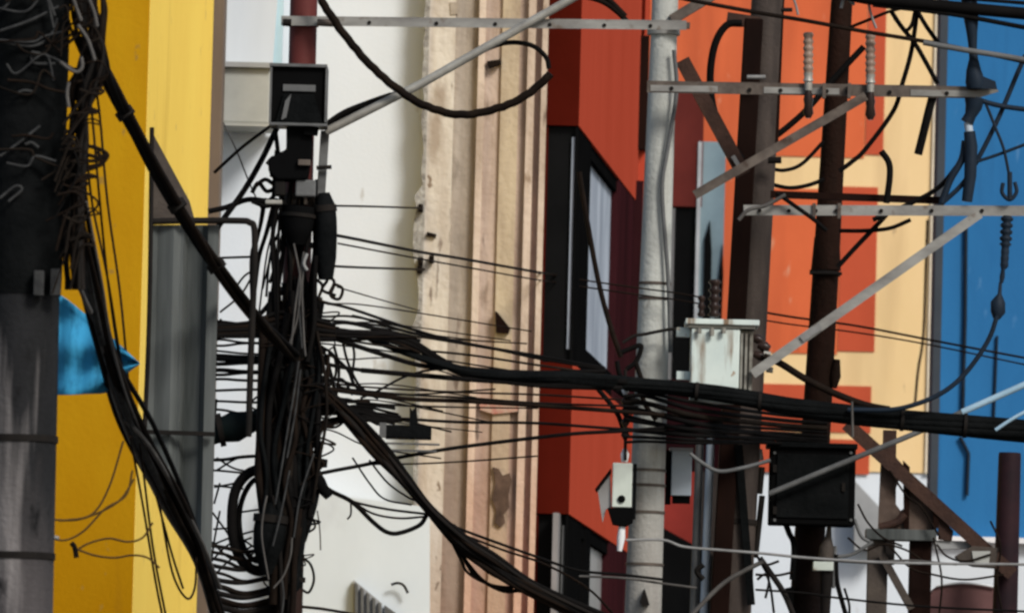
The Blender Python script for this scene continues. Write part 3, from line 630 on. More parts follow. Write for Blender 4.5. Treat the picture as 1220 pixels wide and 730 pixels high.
# ------------------------------------------------------------------ blue tarp
tp = MB(); nx, ny = 16, 12; dK = 42.0
def tarp_pt(i, j):
    s, t = i / nx, j / ny
    yT = 346 + 86 * s ** 1.15
    yB = 470 - 2 * s - 34 * max(0, (s - .62) / .38) ** .8
    x = 62 + 104 * s
    y = yT + (yB - yT) * t
    return P(x, y, dK + .05 * math.sin(7 * s + 3 * t) + .03 * math.sin(19 * s + 2 * t) - .04 * math.cos(11 * t + 5 * s))
tp.add([tarp_pt(i, j) for j in range(ny + 1) for i in range(nx + 1)], [(j * (nx + 1) + i, (j + 1) * (nx + 1) + i, (j + 1) * (nx + 1) + i + 1, j * (nx + 1) + i + 1) for j in range(ny) for i in range(nx)], True)
to = tag(tp.build('tarpaulin', 'tarp'), 'bright blue tarpaulin scrap strung between the left pole and the slanting cables', 'tarpaulin')
sm_ = to.modifiers.new('thickness', 'SOLIDIFY'); sm_.thickness = .004

# ------------------------------------------------------------------ steel frame bottom right
dG = 53.
fg = thing('steel_bracket', 'brown steel frame with a long sloping beam low at the right', 'frame', ground_pt(1070, 600, dG))
MB().angle_iron(P(1008, 505, dG), P(1206, 684, dG), 15 * u(dG)).build('sloping_beam', 'brown', fg)
a = P(1046, 636, dG); MB().box((P(1034, 680, dG).x, dG + .05, 0), (P(1058, 680, dG).x, dG + .17, P(1046, 632, dG).z)).build('post', 'brownpost', fg, .006)
MB().box((P(1084, 690, dG).x, dG + .06, 0), (P(1110, 690, dG).x, dG + .2, P(1100, 643, dG).z)).build('post', 'pole_guard', fg, .006)
MB().pxbox(1032, 630, 1116, 643, dG + .0, .2).build('shelf', 'sheet', fg, .004)
mb = MB()
for q in ([(1050, 536), (1068, 544), (1067, 632), (1046, 632)], [(1083, 562), (1118, 598), (1112, 632), (1081, 632)], [(1068.3, 545), (1083, 562), (1083, 571), (1072, 570), (1068, 580)], [(1067.3, 600), (1073, 608), (1081.5, 602), (1080.8, 632), (1067, 632)]):
    mb.prism(q, dG + .08, dG + .12)
mb.build('gusset_plate', mat('dusty_brown_plate', (.12, .085, .066), (.06, .04, .03), scale=7), fg)
MB().prism([(1076, 548), (1084, 556), (1083, 632), (1077, 632)], dG + .05, dG + .075).build('upright', 'pole_guard', fg)
MB().tube(path([(1048, 628), (1068, 622), (1078, 612)], dG + .02), 5 * u(dG), 8).build('weld_plate', 'brown', fg)
MB().pxbox(1052, 512, 1068, 548, dG + .05, .06).build('upright', 'brown', fg)
MB().pxbox(1055, 640, 1066, 672, dG + .02, .06).build('upright', 'frame', fg)
MB().bar(P(1050, 660, dG + .02), P(1086, 725, dG + .02), .04, 9 * u(dG)).build('strut', 'brownpost', fg)
MB().prism([(1112, 606), (1118, 604), (1118, 628), (1112, 630)], dG + .01, dG + .07).build('upright', 'pole_guard', fg)
MB().prism([(1112, 643), (1180, 645), (1176, 652), (1112, 654)], dG + .05, dG + .15).build('shelf_end', 'sheet_lite', fg)
mb = MB().prism([(1138, 662), (1158, 650), (1190, 652), (1186, 676), (1160, 674), (1144, 668)], dG - .04, dG + .1); mb.build('lamp_housing', 'brownpost', fg, .004)
MB().prism([(1158, 656), (1180, 656), (1178, 672), (1160, 669)], dG - .05, dG - .042).build('lamp_lens', 'unit_grey', fg)
mp_, gp = pole_mesh(1203, 543, 13.5, 1197, 740, 15, dG + .2, 16, 4)
t = tag(mp_.build('post', 'maroonpost'), 'short purplish brown post at the right edge before the blue wall', 'post')
t.name = 'steel_post'
cv = MB(); pts = []
for i in range(13):
    s = i / 12; x = 1108 + 84 * s; y = 700 - 5 * math.sin(math.pi * min(1, s * 1.08)) + (10 if i in (0, 12) else 0)
    pts.append((x, y))
cv.prism(pts + [(1194, 790), (1106, 790)], dG + .6, dG + 1.1)
aw = thing('awning', 'dull maroon canvas awning with a rounded top low at the right', 'awning', P(1150, 790, dG + .8))
cv.build('canvas', 'canopy', aw)
MB().tube(path([(x, y - 1) for x, y in pts[1:-1]], dG + .58), 1.4 * u(dG), 6).build('piping', 'ledge', aw)

# connector on wires right of the rusty pole
cn = thing('cable_connector', 'stubby grey brown connector with a pale band right of the rusty pole', 'connector', P(986, 692, dU - .3))
MB().tube([P(988, 626, dU - .3), P(987, 640, dU - .3), P(985, 652, dU - .3), P(983, 668, dU - .3)], [2.5 * u(dU), 4 * u(dU), 9 * u(dU), 9 * u(dU)], 10).build('body', 'brownpost', cn)
MB().pxbox(969, 668.5, 993, 679, dU - .36, .12).build('band', 'tin', cn, .003)
MB().tube([P(985, 679, dU - .3), P(984, 700, dU - .3), P(983, 745, dU - .3)], [8 * u(dU), 7 * u(dU), 5 * u(dU)], 10).build('lower_sleeve', 'frame', cn)
MB().tube([P(995, 650, dU - .3), P(993, 700, dU - .3)], 2 * u(dU), 8).build('rod', 'conduit', cn)
MB().prism([(946, 698), (936, 700), (936, 716), (946, 720)], dU - .2, dU - .05).build('side_lug', 'black', cn)

# ------------------------------------------------------------------ cables
RV = random.Random(5)
def cable(label, pts, r, m='cable', d=dM, grp=None, name='cable', cat='cable', n=7, wob=0, r0=None, r1=None):
    c = path(pts, d)
    if wob:
        for i in range(1, len(c) - 1): c[i] = c[i] + Vector((random.uniform(-1, 1), random.uniform(-1, 1), random.uniform(-1, 1))) * wob * u(d)
    if m == 'cable' and RV.random() < .22: m = RV.choice(['cable_dust', 'cable_br'])
    rr = [r * u(d)] * len(c)
    if r0 is not None: rr = [(r0 + (r1 - r0) * min(1, i / (len(c) - 1) * 1.0)) * u(d) for i in range(len(c))]
    if 'cable' not in label.split(' the ')[0] and ('wire' in label or 'lead' in label): name = cat = 'wire'
    return tag(MB().tube(c, rr, n).build(name, m), label, cat, grp)

# left: thick slanting cable and bundle
SB = [(100, -30, 41.8), (119, 65, 41.9), (133, 105, 42.6), (186, 205, 44.0), (236, 285, 45.0), (267, 330, 45.6), (312, 385, 46.8), (350, 424, 47.6)]
RB = random.Random(3)
for k in range(8):
    ph = RB.uniform(0, 6.28); am = 5.4
    cable('dusty dark cable in the taut bundle slanting from the left pole to the middle pole', [(x + am * math.cos(ph + .9 * i), y + am * .7 * math.sin(ph + .9 * i), d + .02 * math.sin(ph + .9 * i)) for i, (x, y, d) in enumerate(SB)], RB.uniform(3, 4.6), RB.choice(['cable', 'cable_dust', 'cable_dust', 'cable_br']), 45, 'cables in the taut slanting bundle')
for k in range(3):
    i0 = 2 + k
    (x0, y0, d0), (x1, y1, d1) = SB[i0], SB[i0 + 1]
    t = .3 + .2 * k; x, y, d = x0 + (x1 - x0) * t, y0 + (y1 - y0) * t, d0 + (d1 - d0) * t
    tag(MB().tube([P(x - 3, y - 4.4, d), P(x + 3, y + 4.4, d)], 11.5 * u(d), 12).build('cable_tie', 'frame'), 'dark wrapped tie around the taut slanting cable bundle', 'cable tie', 'ties on the taut slanting bundle')
G1 = 'cables in the sagging bundle left of the sign frame'
L1 = 'dark cable in the sagging bundle running down from the left pole past the blue scrap'
base = [(88, 180, 40.2), (92, 250, 40.4), (108, 345, 40.9), (130, 430, 41.6), (160, 510, 43), (205, 600, 44.6), (238, 668, 45.6), (262, 745, 46.2)]
for k in range(13):
    ox, oy = random.uniform(-8, 8), random.uniform(-6, 6)
    w = [random.uniform(.6, 1.7) * (1.9 if b_[1] in (510, 600) else 1) for b_ in base]
    cable(L1, [(x + ox * (w_ if y < 620 else .8), y + oy, d - .05 + random.uniform(-.06, .06)) for (x, y, d), w_ in zip(base, w)], random.uniform(2.4, 4.6), ['cable', 'cable_dust', 'cable_scrap', 'cable_dust', 'cable_br', 'cable_grey', 'cable_dust'][k % 7], 43, G1)  # the grey strands paint highlights into the bundle
cable('grey cable standing in for a highlight on the upper edge of the sagging bundle', [(150, 500, 42.6), (178, 532, 43.2), (215, 595, 44.4), (242, 650, 45.2), (262, 700, 45.8)], 3, 'cable_grey', 44)  # grey tone paints a highlight along the bundle's upper edge
cable('pale brown wire inside the sagging bundle beside the blue scrap', [(82, 250, 40), (88, 320, 40.2), (98, 350, 40.4), (108, 372, 40.6)], 3, 'cable_grey', 40)
cable('thin tan wire along the right side of the sagging bundle', [(103, 240, 40.3), (122, 340, 40.6), (131, 400, 41), (150, 470, 42), (168, 515, 43)], 1.6, 'cable_grey', 41)
G2 = 'thin wires hanging free in front of the yellow wall'
for pts in ([(108, 78, 41.5), (118, 130, 42), (128, 240, 42), (142, 340, 42), (150, 420, 42), (158, 520, 43)], [(104, 90, 40.5), (110, 140, 41), (118, 230, 41), (128, 330, 41.4), (142, 430, 42)], [(100, 120, 40), (108, 230, 41), (128, 330, 41), (146, 440, 42), (165, 520, 43), (182, 650, 44), (200, 745, 45)],
            [(155, 520, 42), (170, 600, 43.4), (185, 690, 44.2), (196, 745, 45)], [(190, 600, 44), (205, 680, 44.6), (222, 712, 45), (232, 700, 45.2), (234, 660, 45.4)], [(186, 590, 44), (205, 660, 44.4), (218, 700, 45)]):
    cable('thin dark wire hanging free in front of the yellow wall', pts, 1.5, 'cable_br', 43, G2)
G3 = 'thin brown wires looped from the left pole over the mustard wall'
for pts in ([(58, 618), (80, 619), (110, 612), (130, 580), (147, 525)], [(58, 640), (78, 643), (100, 632), (125, 606), (150, 590), (158, 560)], [(94, 653), (108, 646), (130, 641), (152, 645), (170, 640), (182, 622)], [(92, 654), (112, 661), (136, 664), (158, 661), (176, 664), (190, 676)], [(70, 620), (100, 617), (140, 598), (160, 570)]):
    cable('thin brown wire looped from the left pole over the mustard wall', pts, 1.3, 'cable_ochre', 41.5, G3)
cable('short thick black wire end tied under the brown wire loop', [(85, 646), (89, 652), (91, 664)], 3.2, 'cable', 41.5)
cable('short bright wire end by the left pole below the brown loops', [(56, 636), (63, 639), (70, 641)], 2.4, 'cable_pale', 41.2)
# upper left knot
G4 = 'cables knotted beside the top of the left pole'
L4 = 'dark cable in the knot beside the top of the thick left pole'
for k in range(17):
    x0 = random.uniform(80, 122); x1 = random.uniform(84, 116); x2 = random.uniform(82, 104)
    cable(L4, [(x0, -25), (x0 + random.uniform(-12, 8), 25 + random.uniform(-10, 10)), (x1 + 8, 70 + random.uniform(-12, 12)), (x1 - 4, 110), (x2, 160), (x2 - 4, 215), (x2 - 6 + random.uniform(-4, 4), 290), (x2 - 4, 345)], random.uniform(1.6, 4.2),
          random.choice(['cable', 'cable_br', 'cable', 'frame', 'cable_br']), dL - .05 + random.uniform(-.15, .15), G4)
RL = random.Random(21)
for k in range(30):
    y0 = RL.uniform(-20, 300); x0 = 84 + RL.uniform(-16, 14); w = RL.uniform(10, 40) * (1 if y0 < 120 else .8); h = RL.uniform(-10, 60)
    cable('thin dark wire straggling over the right side of the thick left pole', [(x0, y0), (x0 + w * .7, y0 + h * .2 + RL.uniform(-10, 8)), (x0 + w, y0 + h * .55), (x0 + w * .4, y0 + h), (x0 + RL.uniform(-26, 6), y0 + h + RL.uniform(8, 50))], RL.uniform(1, 2.2), RL.choice(['cable', 'cable_br', 'cable_dust']), dL - RL.uniform(.2, .3), 'wires straggling over the left pole')
for k in range(12):
    y0 = RL.uniform(-10, 290)
    cable('thin dull wire curled across the black sleeve of the left pole', [(RL.uniform(-14, 20), y0), (RL.uniform(20, 40), y0 + RL.uniform(-18, 18)), (RL.uniform(40, 60), y0 + RL.uniform(-18, 14)), (RL.uniform(62, 84), y0 + RL.uniform(-30, 30))], RL.uniform(1, 1.8), RL.choice(['cable_dust', 'cable_scrap', 'cable_br']), dL - .235, 'wires curled across the left pole')
for pts in ([(122, 100), (110, 120), (100, 140), (92, 152)], [(92, 98), (105, 96), (118, 98), (128, 90)], [(120, -10), (126, 10), (124, 40), (122, 70)], [(108, -10), (114, 12), (121, 30), (120, 72)], [(94, 172), (112, 176), (128, 184), (120, 195), (98, 200)], [(92, 180), (118, 188), (126, 182), (110, 174)], [(96, 205), (112, 200), (122, 196)], [(84, 190), (104, 192), (120, 190), (116, 180)]):
    cable('dark wire loop curling out of the knot over the mustard wall', pts, 2.4, 'cable_br', dL - .1, 'wire loops curling out of the left knot')
for pts in ([(86, -5), (92, 12), (97, 25)], [(93, 30), (104, 46), (110, 62), (113, 72)], [(72, 74), (82, 82), (92, 86), (98, 80), (97, 68)], [(82, 98), (80, 112), (82, 128)], [(104, -6), (112, 14), (116, 32)]):
    cable('pale worn wire painted as if catching light in the knot by the left pole top', pts, 2.2, 'cable_grey', dL - .3, 'pale wires in the left knot')  # paler grey paints in the light on these wires

# middle pole tangle
G5 = 'cable strands strapped down the middle pole'
L5 = 'black cable strand strapped down the tangled middle pole'
def cx(y): return at_line(362, 0, 343, 730, y)
def strand(y0, y1, spread, r, m, d=None, taper=True):
    n = max(3, int((y1 - y0) / 45)); pts = []; o = random.uniform(-1, 1)
    dd = d if d else dM - random.uniform(.08, .26)
    sp0 = spread
    for i in range(n + 1):
        y = y0 + (y1 - y0) * i / n
        o += random.uniform(-.35, .35); o = max(-1, min(1, o))
        spread = sp0 * (1 if y < 590 else max(.45, 1 - (y - 590) / 130))
        pts.append((cx(y) + o * spread - 4, y))
    cable(L5, pts, r, m, dd, G5)
for k in range(20): strand(random.uniform(150, 330), random.uniform(380, 520), 26, random.uniform(1.4, 3.6), random.choice(['cable', 'cable', 'cable_br']))
for k in range(44): strand(random.uniform(345, 480), random.uniform(600, 735), 34, random.uniform(2, 6), random.choice(['cable', 'cable', 'cable_br', 'soot']))
for k in range(10): strand(random.uniform(360, 460), random.uniform(520, 620), 44, random.uniform(1.5, 3.4), random.choice(['cable', 'cable', 'cable_br']))
for k in range(8): strand(random.uniform(560, 640), 750, 22, random.uniform(2, 4), random.choice(['cable_br', 'frame', 'cable']))
RM = random.Random(11)
for k in range(74):
    y0 = RM.uniform(345, 690) if k < 46 else RM.uniform(375, 545); side = RM.choice((-1, -1, 1, 1, 1)); x0 = cx(y0) + RM.uniform(-14, 14); w = RM.uniform(14, 52) * (1 if y0 < 560 else .8); h = RM.uniform(-18, 40)
    pts = [(x0, y0), (x0 + side * w * .6, y0 + h * .15 + RM.uniform(-8, 8)), (x0 + side * w, y0 + h * .5 + RM.uniform(-5, 9)), (x0 + side * w * RM.uniform(.5, .8), y0 + h * .9), (x0 + side * w * RM.uniform(0, .2), y0 + h + RM.uniform(-4, 10))]
    cable('thin frayed wire looping loosely out of the tangle on the middle pole', pts, RM.uniform(.8, 1.5), RM.choice(['cable', 'cable_br', 'cable_dust']), dM - RM.uniform(.05, .25), 'frayed wires around the middle pole')
for k in range(16):
    y0 = RM.uniform(360, 520); x0 = cx(y0) + RM.uniform(0, 20)
    cable('thin slack strand straying from the middle pole towards the beige ribs', [(x0, y0, dM - .1), (x0 + 40, y0 + RM.uniform(-4, 14), dM), (x0 + RM.uniform(80, 120), y0 + RM.uniform(4, 24), dM + .3), (x0 + RM.uniform(150, 290), y0 + RM.uniform(10, 40), dM + 1)], RM.uniform(.7, 1.2), RM.choice(['cable', 'cable_br']), dM, 'slack strands towards the beige ribs')
G6 = 'pale wires down the front of the middle pole'
for pts in ([(362, 300), (357, 330), (352, 365), (346, 420)], [(350, 290), (358, 335), (354, 380), (343, 416)], [(358, 318), (356, 360), (360, 415)], [(364, 306), (360, 340), (362, 400), (364, 424)], [(356, 430), (350, 470), (343, 510), (335, 560), (328, 600)],
            [(358, 440), (352, 490), (342, 545)], [(345, 560), (335, 610), (325, 650)], [(348, 640), (346, 662), (338, 685), (326, 700)], [(374, 540), (358, 590), (350, 640)], [(318, 590), (314, 610), (312, 640), (320, 690)], [(336, 690), (338, 712), (334, 740)]):
    cable('pale grey wire crossing the front of the tangled middle pole', pts, 1.2, 'cable_scrap' if len(pts) != 4 else 'cable_grey', dM - .34, G6)
G7 = 'cables running level from the sign frame to the middle pole'
L7 = 'black cable running level between the grey sign frame and the middle pole'
for y, r, e in ((384, 3.6, 4), (389, 2.2, 3), (396, 3, 2), (404, 1.5, 4), (411, 1.6, -2), (418, 1.4, 3), (423, 2.4, 2), (428, 3.6, 1), (433, 2.6, -1), (441, 2.8, 2), (446, 2, -2), (452, 1.8, 1), (464, 1.7, 0), (478, 1.6, 1), (487, 1.6, 6), (548, 2.2, -4), (560, 1.4, 3)):
    cable(L7, [(225, y + random.uniform(-3, 3), dM + .3), (262, y + random.uniform(-1, 1), dM + .2), (290, y + e, dM + .1), (330, y + e * 1.5, dM - .1)], r, 'cable', dM, G7)
for y, e, r in ((652, 0, 2.4), (660, 2, 2), (668, 4, 2.2), (676, -3, 2.6), (684, 3, 2), (692, -4, 3), (700, 2, 3.5), (708, -2, 3.5), (716, 0, 4), (724, 0, 4), (733, -2, 4)):
    cable('black cable sagging level between the yellow corner and the foot of the middle pole', [(236 + (y - 660) * .3, y - 6, 46.6), (268, y, dM - .4), (295, y + e + 5, dM - .1), (340, y - 6 + e, dM - .15)], r, random.choice(['cable_dust', 'cable_br', 'frame']), dM, 'cables sagging level at the foot of the middle pole')
G8 = 'thin wires crisscrossing left of the middle pole'
for pts in ([(258, 560), (285, 545), (320, 542)], [(258, 545), (280, 558), (310, 563), (335, 566)], [(255, 580), (280, 575), (300, 565)], [(255, 578), (290, 582)], [(262, 608), (256, 640), (250, 680)], [(253, 610), (268, 630), (280, 645), (300, 640)], [(250, 650), (275, 640), (310, 630)], [(252, 668), (270, 650), (290, 640)],
            [(252, 645), (275, 665), (300, 668)], [(254, 630), (285, 628)], [(252, 690), (270, 670), (300, 650)], [(285, 610), (320, 605)], [(286, 640), (310, 655), (335, 660)], [(255, 600), (262, 575)], [(258, 475), (256, 500), (254, 520)], [(262, 380), (275, 392), (285, 400)], [(276, 350), (290, 330), (302, 322)], [(300, 330), (286, 352), (262, 372)]):
    cable('thin black wire crisscrossing the pale gap left of the middle pole', pts, 1.3, 'cable', dM + .1, G8)
cable('thick black cable coil hanging in a long loop left of the middle pole', [(318, 556), (295, 564), (280, 585), (276, 620), (280, 650), (292, 672), (312, 680), (326, 664), (330, 630)], 6.4, 'cable', dM - .1)
cable('second black coil turn hanging just inside the long loop', [(326, 566), (302, 572), (288, 596), (285, 625), (292, 655), (308, 668), (326, 650)], 3.4, 'cable', dM - .06)
# upper left of middle pole
cable('black cable slanting down left from under the black box to the yellow corner', [(332, 148), (312, 190), (290, 228), (264, 264), (240, 300, dM + .4)], 3.6, 'cable', dM)
cable('thinner black cable rising right towards the bottom of the black box', [(255, 206), (288, 176), (324, 149)], 2, 'cable_br', dM + .2)
cable('hair thin wire crossing the pale gap under the grey wall unit', [(266, 146), (282, 180), (298, 220), (312, 250)], 1, 'cable_grey', dM + .3)
cable('black cable arching from the yellow corner to the steel bands of the middle pole', [(248, 252), (270, 247), (295, 238), (320, 240), (340, 240)], 3.4, 'cable', dM)
for k in range(9):
    x = 300 + k * 4.2
    cable('thin black drop wire falling from the steel bands left of the middle pole', [(x + 18 + random.uniform(-6, 6), 236), (x + 8, 270 + random.uniform(-8, 8)), (x + random.uniform(-4, 2), 305), (max(300, x - 8), 345 + random.uniform(-10, 30))], random.uniform(1, 2), random.choice(['cable', 'cable_br']), dM - .05, 'drop wires on the left of the middle pole')
for pts in ([(300, 230), (308, 218), (318, 228), (330, 224), (322, 238), (306, 240)], [(304, 222), (316, 214), (328, 220), (338, 214)], [(300, 240), (318, 246), (330, 240), (344, 246)], [(318, 196), (326, 188), (338, 192), (346, 204), (336, 214), (322, 208)], [(330, 186), (344, 182), (356, 190), (352, 205)]):
    cable('black wire knot beside the lumpy fittings on the middle pole', pts, 2.6, 'cable', dM - .2, 'wire knots by the fittings on the middle pole')
cable('black cable curving off the frame side into the middle pole above the fan', [(290, 390), (312, 372), (330, 352), (352, 344)], 3, 'cable', dM - .1)
for k in range(5):
    cable('black cable bending into the middle pole at the root of the cable fan', [(255, 388 + k * 3), (300, 384 + k * 4), (335, 372 + k * 7), (372, 380 + k * 6), (400, 388 + k * 4)], random.uniform(2, 3.6), 'cable', dM - .18, 'cables at the root of the fan')
for pts in ([(386, 300), (395, 310), (386, 325), (398, 335), (392, 350)], [(380, 318), (390, 332), (384, 345), (400, 352)], [(398, 338), (408, 344), (404, 356), (394, 352), (398, 340)], [(372, 330), (384, 340), (380, 356), (392, 362)]):
    cable('small black wire curl below the upright capsule', pts, 2, 'cable', dM - .2, 'wire curls below the capsule')
cable('pale tie wire twisted on the middle pole under the barrel', [(366, 302), (362, 314), (366, 322)], 2, 'cable_pale', dM - .36)

# fan to the right of the middle pole (cables run on behind the thick trunk cable to the pale pole)
FD = lambda x: dM + (x - 400) * .004
def fan(label, pts, r, m='cable', grp=None):
    return cable(label, [(x, y, FD(x)) for x, y in pts], r, m, dM + .5, grp)
fan('uppermost black wire of the fan, sloping to the dark window corner', [(372, 352), (386, 360), (419, 368), (500, 395), (561, 410), (642, 424), (720, 438)], 1.9)
fan('thin black wire just under the uppermost fan wire', [(420, 376), (440, 381), (500, 399), (591, 416), (642, 427), (720, 440)], 1.7)
fan('heavy black cable of the fan with a sharp dip before the beige ribs', [(350, 388), (386, 395), (455, 398), (487, 405), (531, 432), (561, 445), (600, 451), (642, 455), (700, 450), (745, 455)], 4.2)
fan('black cable twisted under the heavy dipping fan cable', [(360, 392), (395, 400), (450, 401), (490, 411), (527, 434), (561, 448), (642, 459), (720, 462)], 3.2)
fan('black fan cable falling straight to the middle of the beige ribs', [(355, 390), (395, 402), (440, 417), (500, 435), (540, 437), (576, 441), (642, 444), (720, 442)], 3)
fan('thin black fan wire running between the heavy cables', [(380, 398), (431, 408), (491, 416), (561, 423), (642, 435), (720, 446)], 1.5)
fan('stout black cable starting at a blunt end below the fan', [(431, 441), (500, 447), (561, 452), (642, 457), (740, 462)], 3.2)
fan('thin wire slanting up to join the fan cables', [(430, 474), (449, 466), (479, 450), (510, 441), (545, 439)], 1.5)
fan('thin level wire below the fan', [(380, 452), (425, 460), (546, 467), (642, 470), (740, 476)], 1.3, 'cable_br')
fan('black cable second lowest under the fan, ending beyond the red wall', [(360, 458), (410, 466), (485, 475), (561, 478), (642, 483), (740, 490), (860, 500)], 2.8)
fan('black wire pressed along the upper side of the second lowest cable', [(400, 462), (485, 470), (561, 474), (642, 480), (760, 484)], 1.4)
fan('long black wire passing under the flat black junction box', [(370, 488), (419, 494), (500, 500), (561, 503), (642, 504), (760, 512), (900, 516)], 1.9)
fan('black cable rising right from the blunt cable head across the ribs', [(370, 566), (400, 560), (432, 554), (464, 547), (531, 535), (591, 527), (641, 521), (690, 516), (760, 512), (860, 503)], 2.4)
fan('faint brown wire below the rising cable across the ribs', [(440, 553), (500, 552), (560, 549), (640, 543)], 1.1, 'cable_br')
for pts in ([(385, 415), (392, 440), (388, 470), (396, 490)], [(398, 412), (404, 440), (400, 476)], [(408, 405), (414, 430), (426, 456), (440, 470)], [(392, 420), (414, 440), (424, 460), (450, 474)], [(380, 430), (400, 436), (432, 441)], [(376, 458), (398, 452), (420, 458)], [(384, 476), (400, 486), (430, 492), (458, 494)], [(378, 505), (400, 498), (440, 500), (470, 504)], [(416, 398), (422, 420), (420, 444)], [(372, 440), (390, 452), (408, 452), (420, 470)],
            [(376, 478), (394, 470), (412, 478), (440, 478)], [(390, 485), (410, 476), (430, 480), (470, 486)], [(382, 412), (398, 424), (400, 446), (392, 460), (384, 470)], [(376, 418), (390, 432), (398, 462), (404, 500)]):
    fan('short black wire hanging in the gaps right of the middle pole below the fan', pts, random.uniform(1.5, 3), 'cable', 'short wires below the fan')
for k in range(14):
    x0, y0 = 372 + random.uniform(-5, 10), 470 + random.uniform(0, 35)
    fan('black wire bundled level beside the middle pole towards the flat junction box', [(x0, y0), (400 + random.uniform(-6, 6), y0 + random.uniform(-3, 5)), (425, 488 + random.uniform(-6, 12)), (460 + random.uniform(-10, 20), 495 + random.uniform(-4, 12))], random.uniform(1.4, 3), 'cable', 'wires bundled towards the junction box')
for k in range(9):
    y0 = 372 + k * 3.5
    fan('black wire at the crowded start of the fan', [(360, y0 + random.uniform(-4, 4)), (385, y0 + random.uniform(2, 5)), (415, y0 + 5 + random.uniform(-3, 3)), (455, min(404, y0 + 12) + random.uniform(-2, 2)), (500, min(420, y0 + 22 + k * .5))], random.uniform(1.2, 2.4), 'cable', 'wires at the start of the fan')
for lab, pts, r in (('upper of two slack wires from the capsule to the dark window', [(392, 279), (420, 284), (500, 300), (550, 308), (645, 325), (700, 334)], 1.9),
                    ('lower faint wire from the capsule to the dark window', [(403, 290), (493, 307), (560, 319), (645, 334), (700, 340)], 1.1),
                    ('level wire above the capsule anchored on the peeling plaster edge', [(380, 245), (440, 246), (502, 248)], 1.3),
                    ('level wire behind the capsule foot anchored on the peeling plaster edge', [(395, 317), (440, 319), (506, 321)], 1.5),
                    ('faint thin wire sloping down to the peeling plaster edge above the fan', [(402, 342), (450, 356), (500, 370)], .9)):
    cable(lab, [(x, y, dM + max(0, (x - 400)) * (.107 if 'plaster' in lab else .046)) for x, y in pts], r, 'cable_br', dM + 3)
cable('thin level wire in the white gap inside the dark tube frame', [(240, 308), (270, 307), (300, 306)], 1.5, 'cable', dM + .4)
# anchor clips on concrete edge
for i, (x, y) in enumerate(((501, 248), (500, 321), (501, 311), (514, 309))):
    t = tag(MB().pxbox(x - 3, y - 5, x + 3, y + 4, dC - .12, .09).build('wire_clip', 'cable_br', None, .006), 'small dark wire clip on the peeling plaster edge', 'clip', 'wire clips on the plaster edge')
# big diagonal bundle
G9 = 'cables in the heavy bundle falling right across the beige ribs'
base = [(385, 466), (420, 500), (452, 536), (480, 569), (511, 607), (548, 644), (583, 668), (631, 698), (700, 732), (760, 760)]
for k in range(11):
    o = random.uniform(-1, 1); sp = [4, 6, 7, 5, 4, 6, 8, 7, 9, 10]
    cable('black cable in the heavy bundle falling right across the beige ribs', [(x + o * s + random.uniform(-1.5, 1.5), y - o * s * .7 + random.uniform(-1.5, 1.5), FD(x) - .1 + random.uniform(-.05, .05)) for (x, y), s in zip(base, sp)], random.uniform(2.2, 3.8), random.choice(['cable', 'cable', 'cable_br', 'frame']), dM + .3, G9)
for pts in ([(535, 632), (550, 660), (566, 685), (600, 704), (632, 700)], [(540, 640), (556, 668), (580, 694), (610, 700)], [(545, 640), (562, 664), (590, 686), (628, 696)], [(530, 628), (548, 664), (560, 684), (596, 700), (640, 706)]):
    fan('slack black wire drooping under the heavy falling bundle', pts, 1.9, 'cable', 'slack wires under the heavy bundle')
fan('wire leaving the heavy bundle early and running to the lower grey windows', [(540, 625), (554, 632), (637, 662), (689, 679), (740, 684), (790, 690)], 1.8)
fan('second wire leaving the heavy bundle beside the upper one', [(545, 634), (600, 655), (650, 672), (700, 700), (730, 730)], 1.5)
for pts, r in (([(376, 572), (395, 585), (420, 598), (445, 622), (462, 634), (478, 634), (500, 625), (508, 614)], 2.8), ([(395, 585), (420, 597), (460, 606), (508, 612)], 1.6), ([(424, 600), (446, 612), (476, 617), (506, 615)], 1.4), ([(420, 545), (440, 575), (458, 594), (490, 601)], 1.2), ([(440, 548), (462, 575), (486, 592), (496, 596)], 1.3), ([(418, 598), (418, 612), (414, 618)], 1.2)):
    fan('black drooping wire loop between the blunt cable head and the heavy bundle', pts, r, 'cable', 'drooping loops right of the middle pole')
cable('thin wire loop low on the right side of the middle pole', [(358, 662), (370, 672), (374, 690), (368, 705), (360, 702)], 1.6, 'cable', dM)
cable('faint thin wire hanging beside the lower white wall', [(378, 608), (381, 630), (382, 655)], .9, 'cable_grey', dM)
cable('dark wire along the bottom edge right of the middle pole', [(356, 722), (385, 725), (425, 732)], 1.9, 'cable_br', dM)

# black twisted cable swagged from the top of the middle pole to the red building
cable('thick brown black cable swagged from the top of the middle pole to the red corner', [(376, -14), (390, 12), (420, 54), (452, 88), (490, 117), (530, 134), (570, 135), (612, 122), (640, 104), (656, 88)], 5, 'cable_br', dM - .25, n=9, wob=.8)
cable('thin black cable looped over the swag to the red corner', [(390, 152), (430, 128), (500, 100), (560, 68), (600, 52), (632, 54), (650, 68), (654, 82)], 3, 'cable', dM - .05)
cable('black cable end lying on top of the bright brace by the black box', [(386, 150), (410, 134), (440, 122), (466, 113)], 3.2, 'cable', dM - .12)

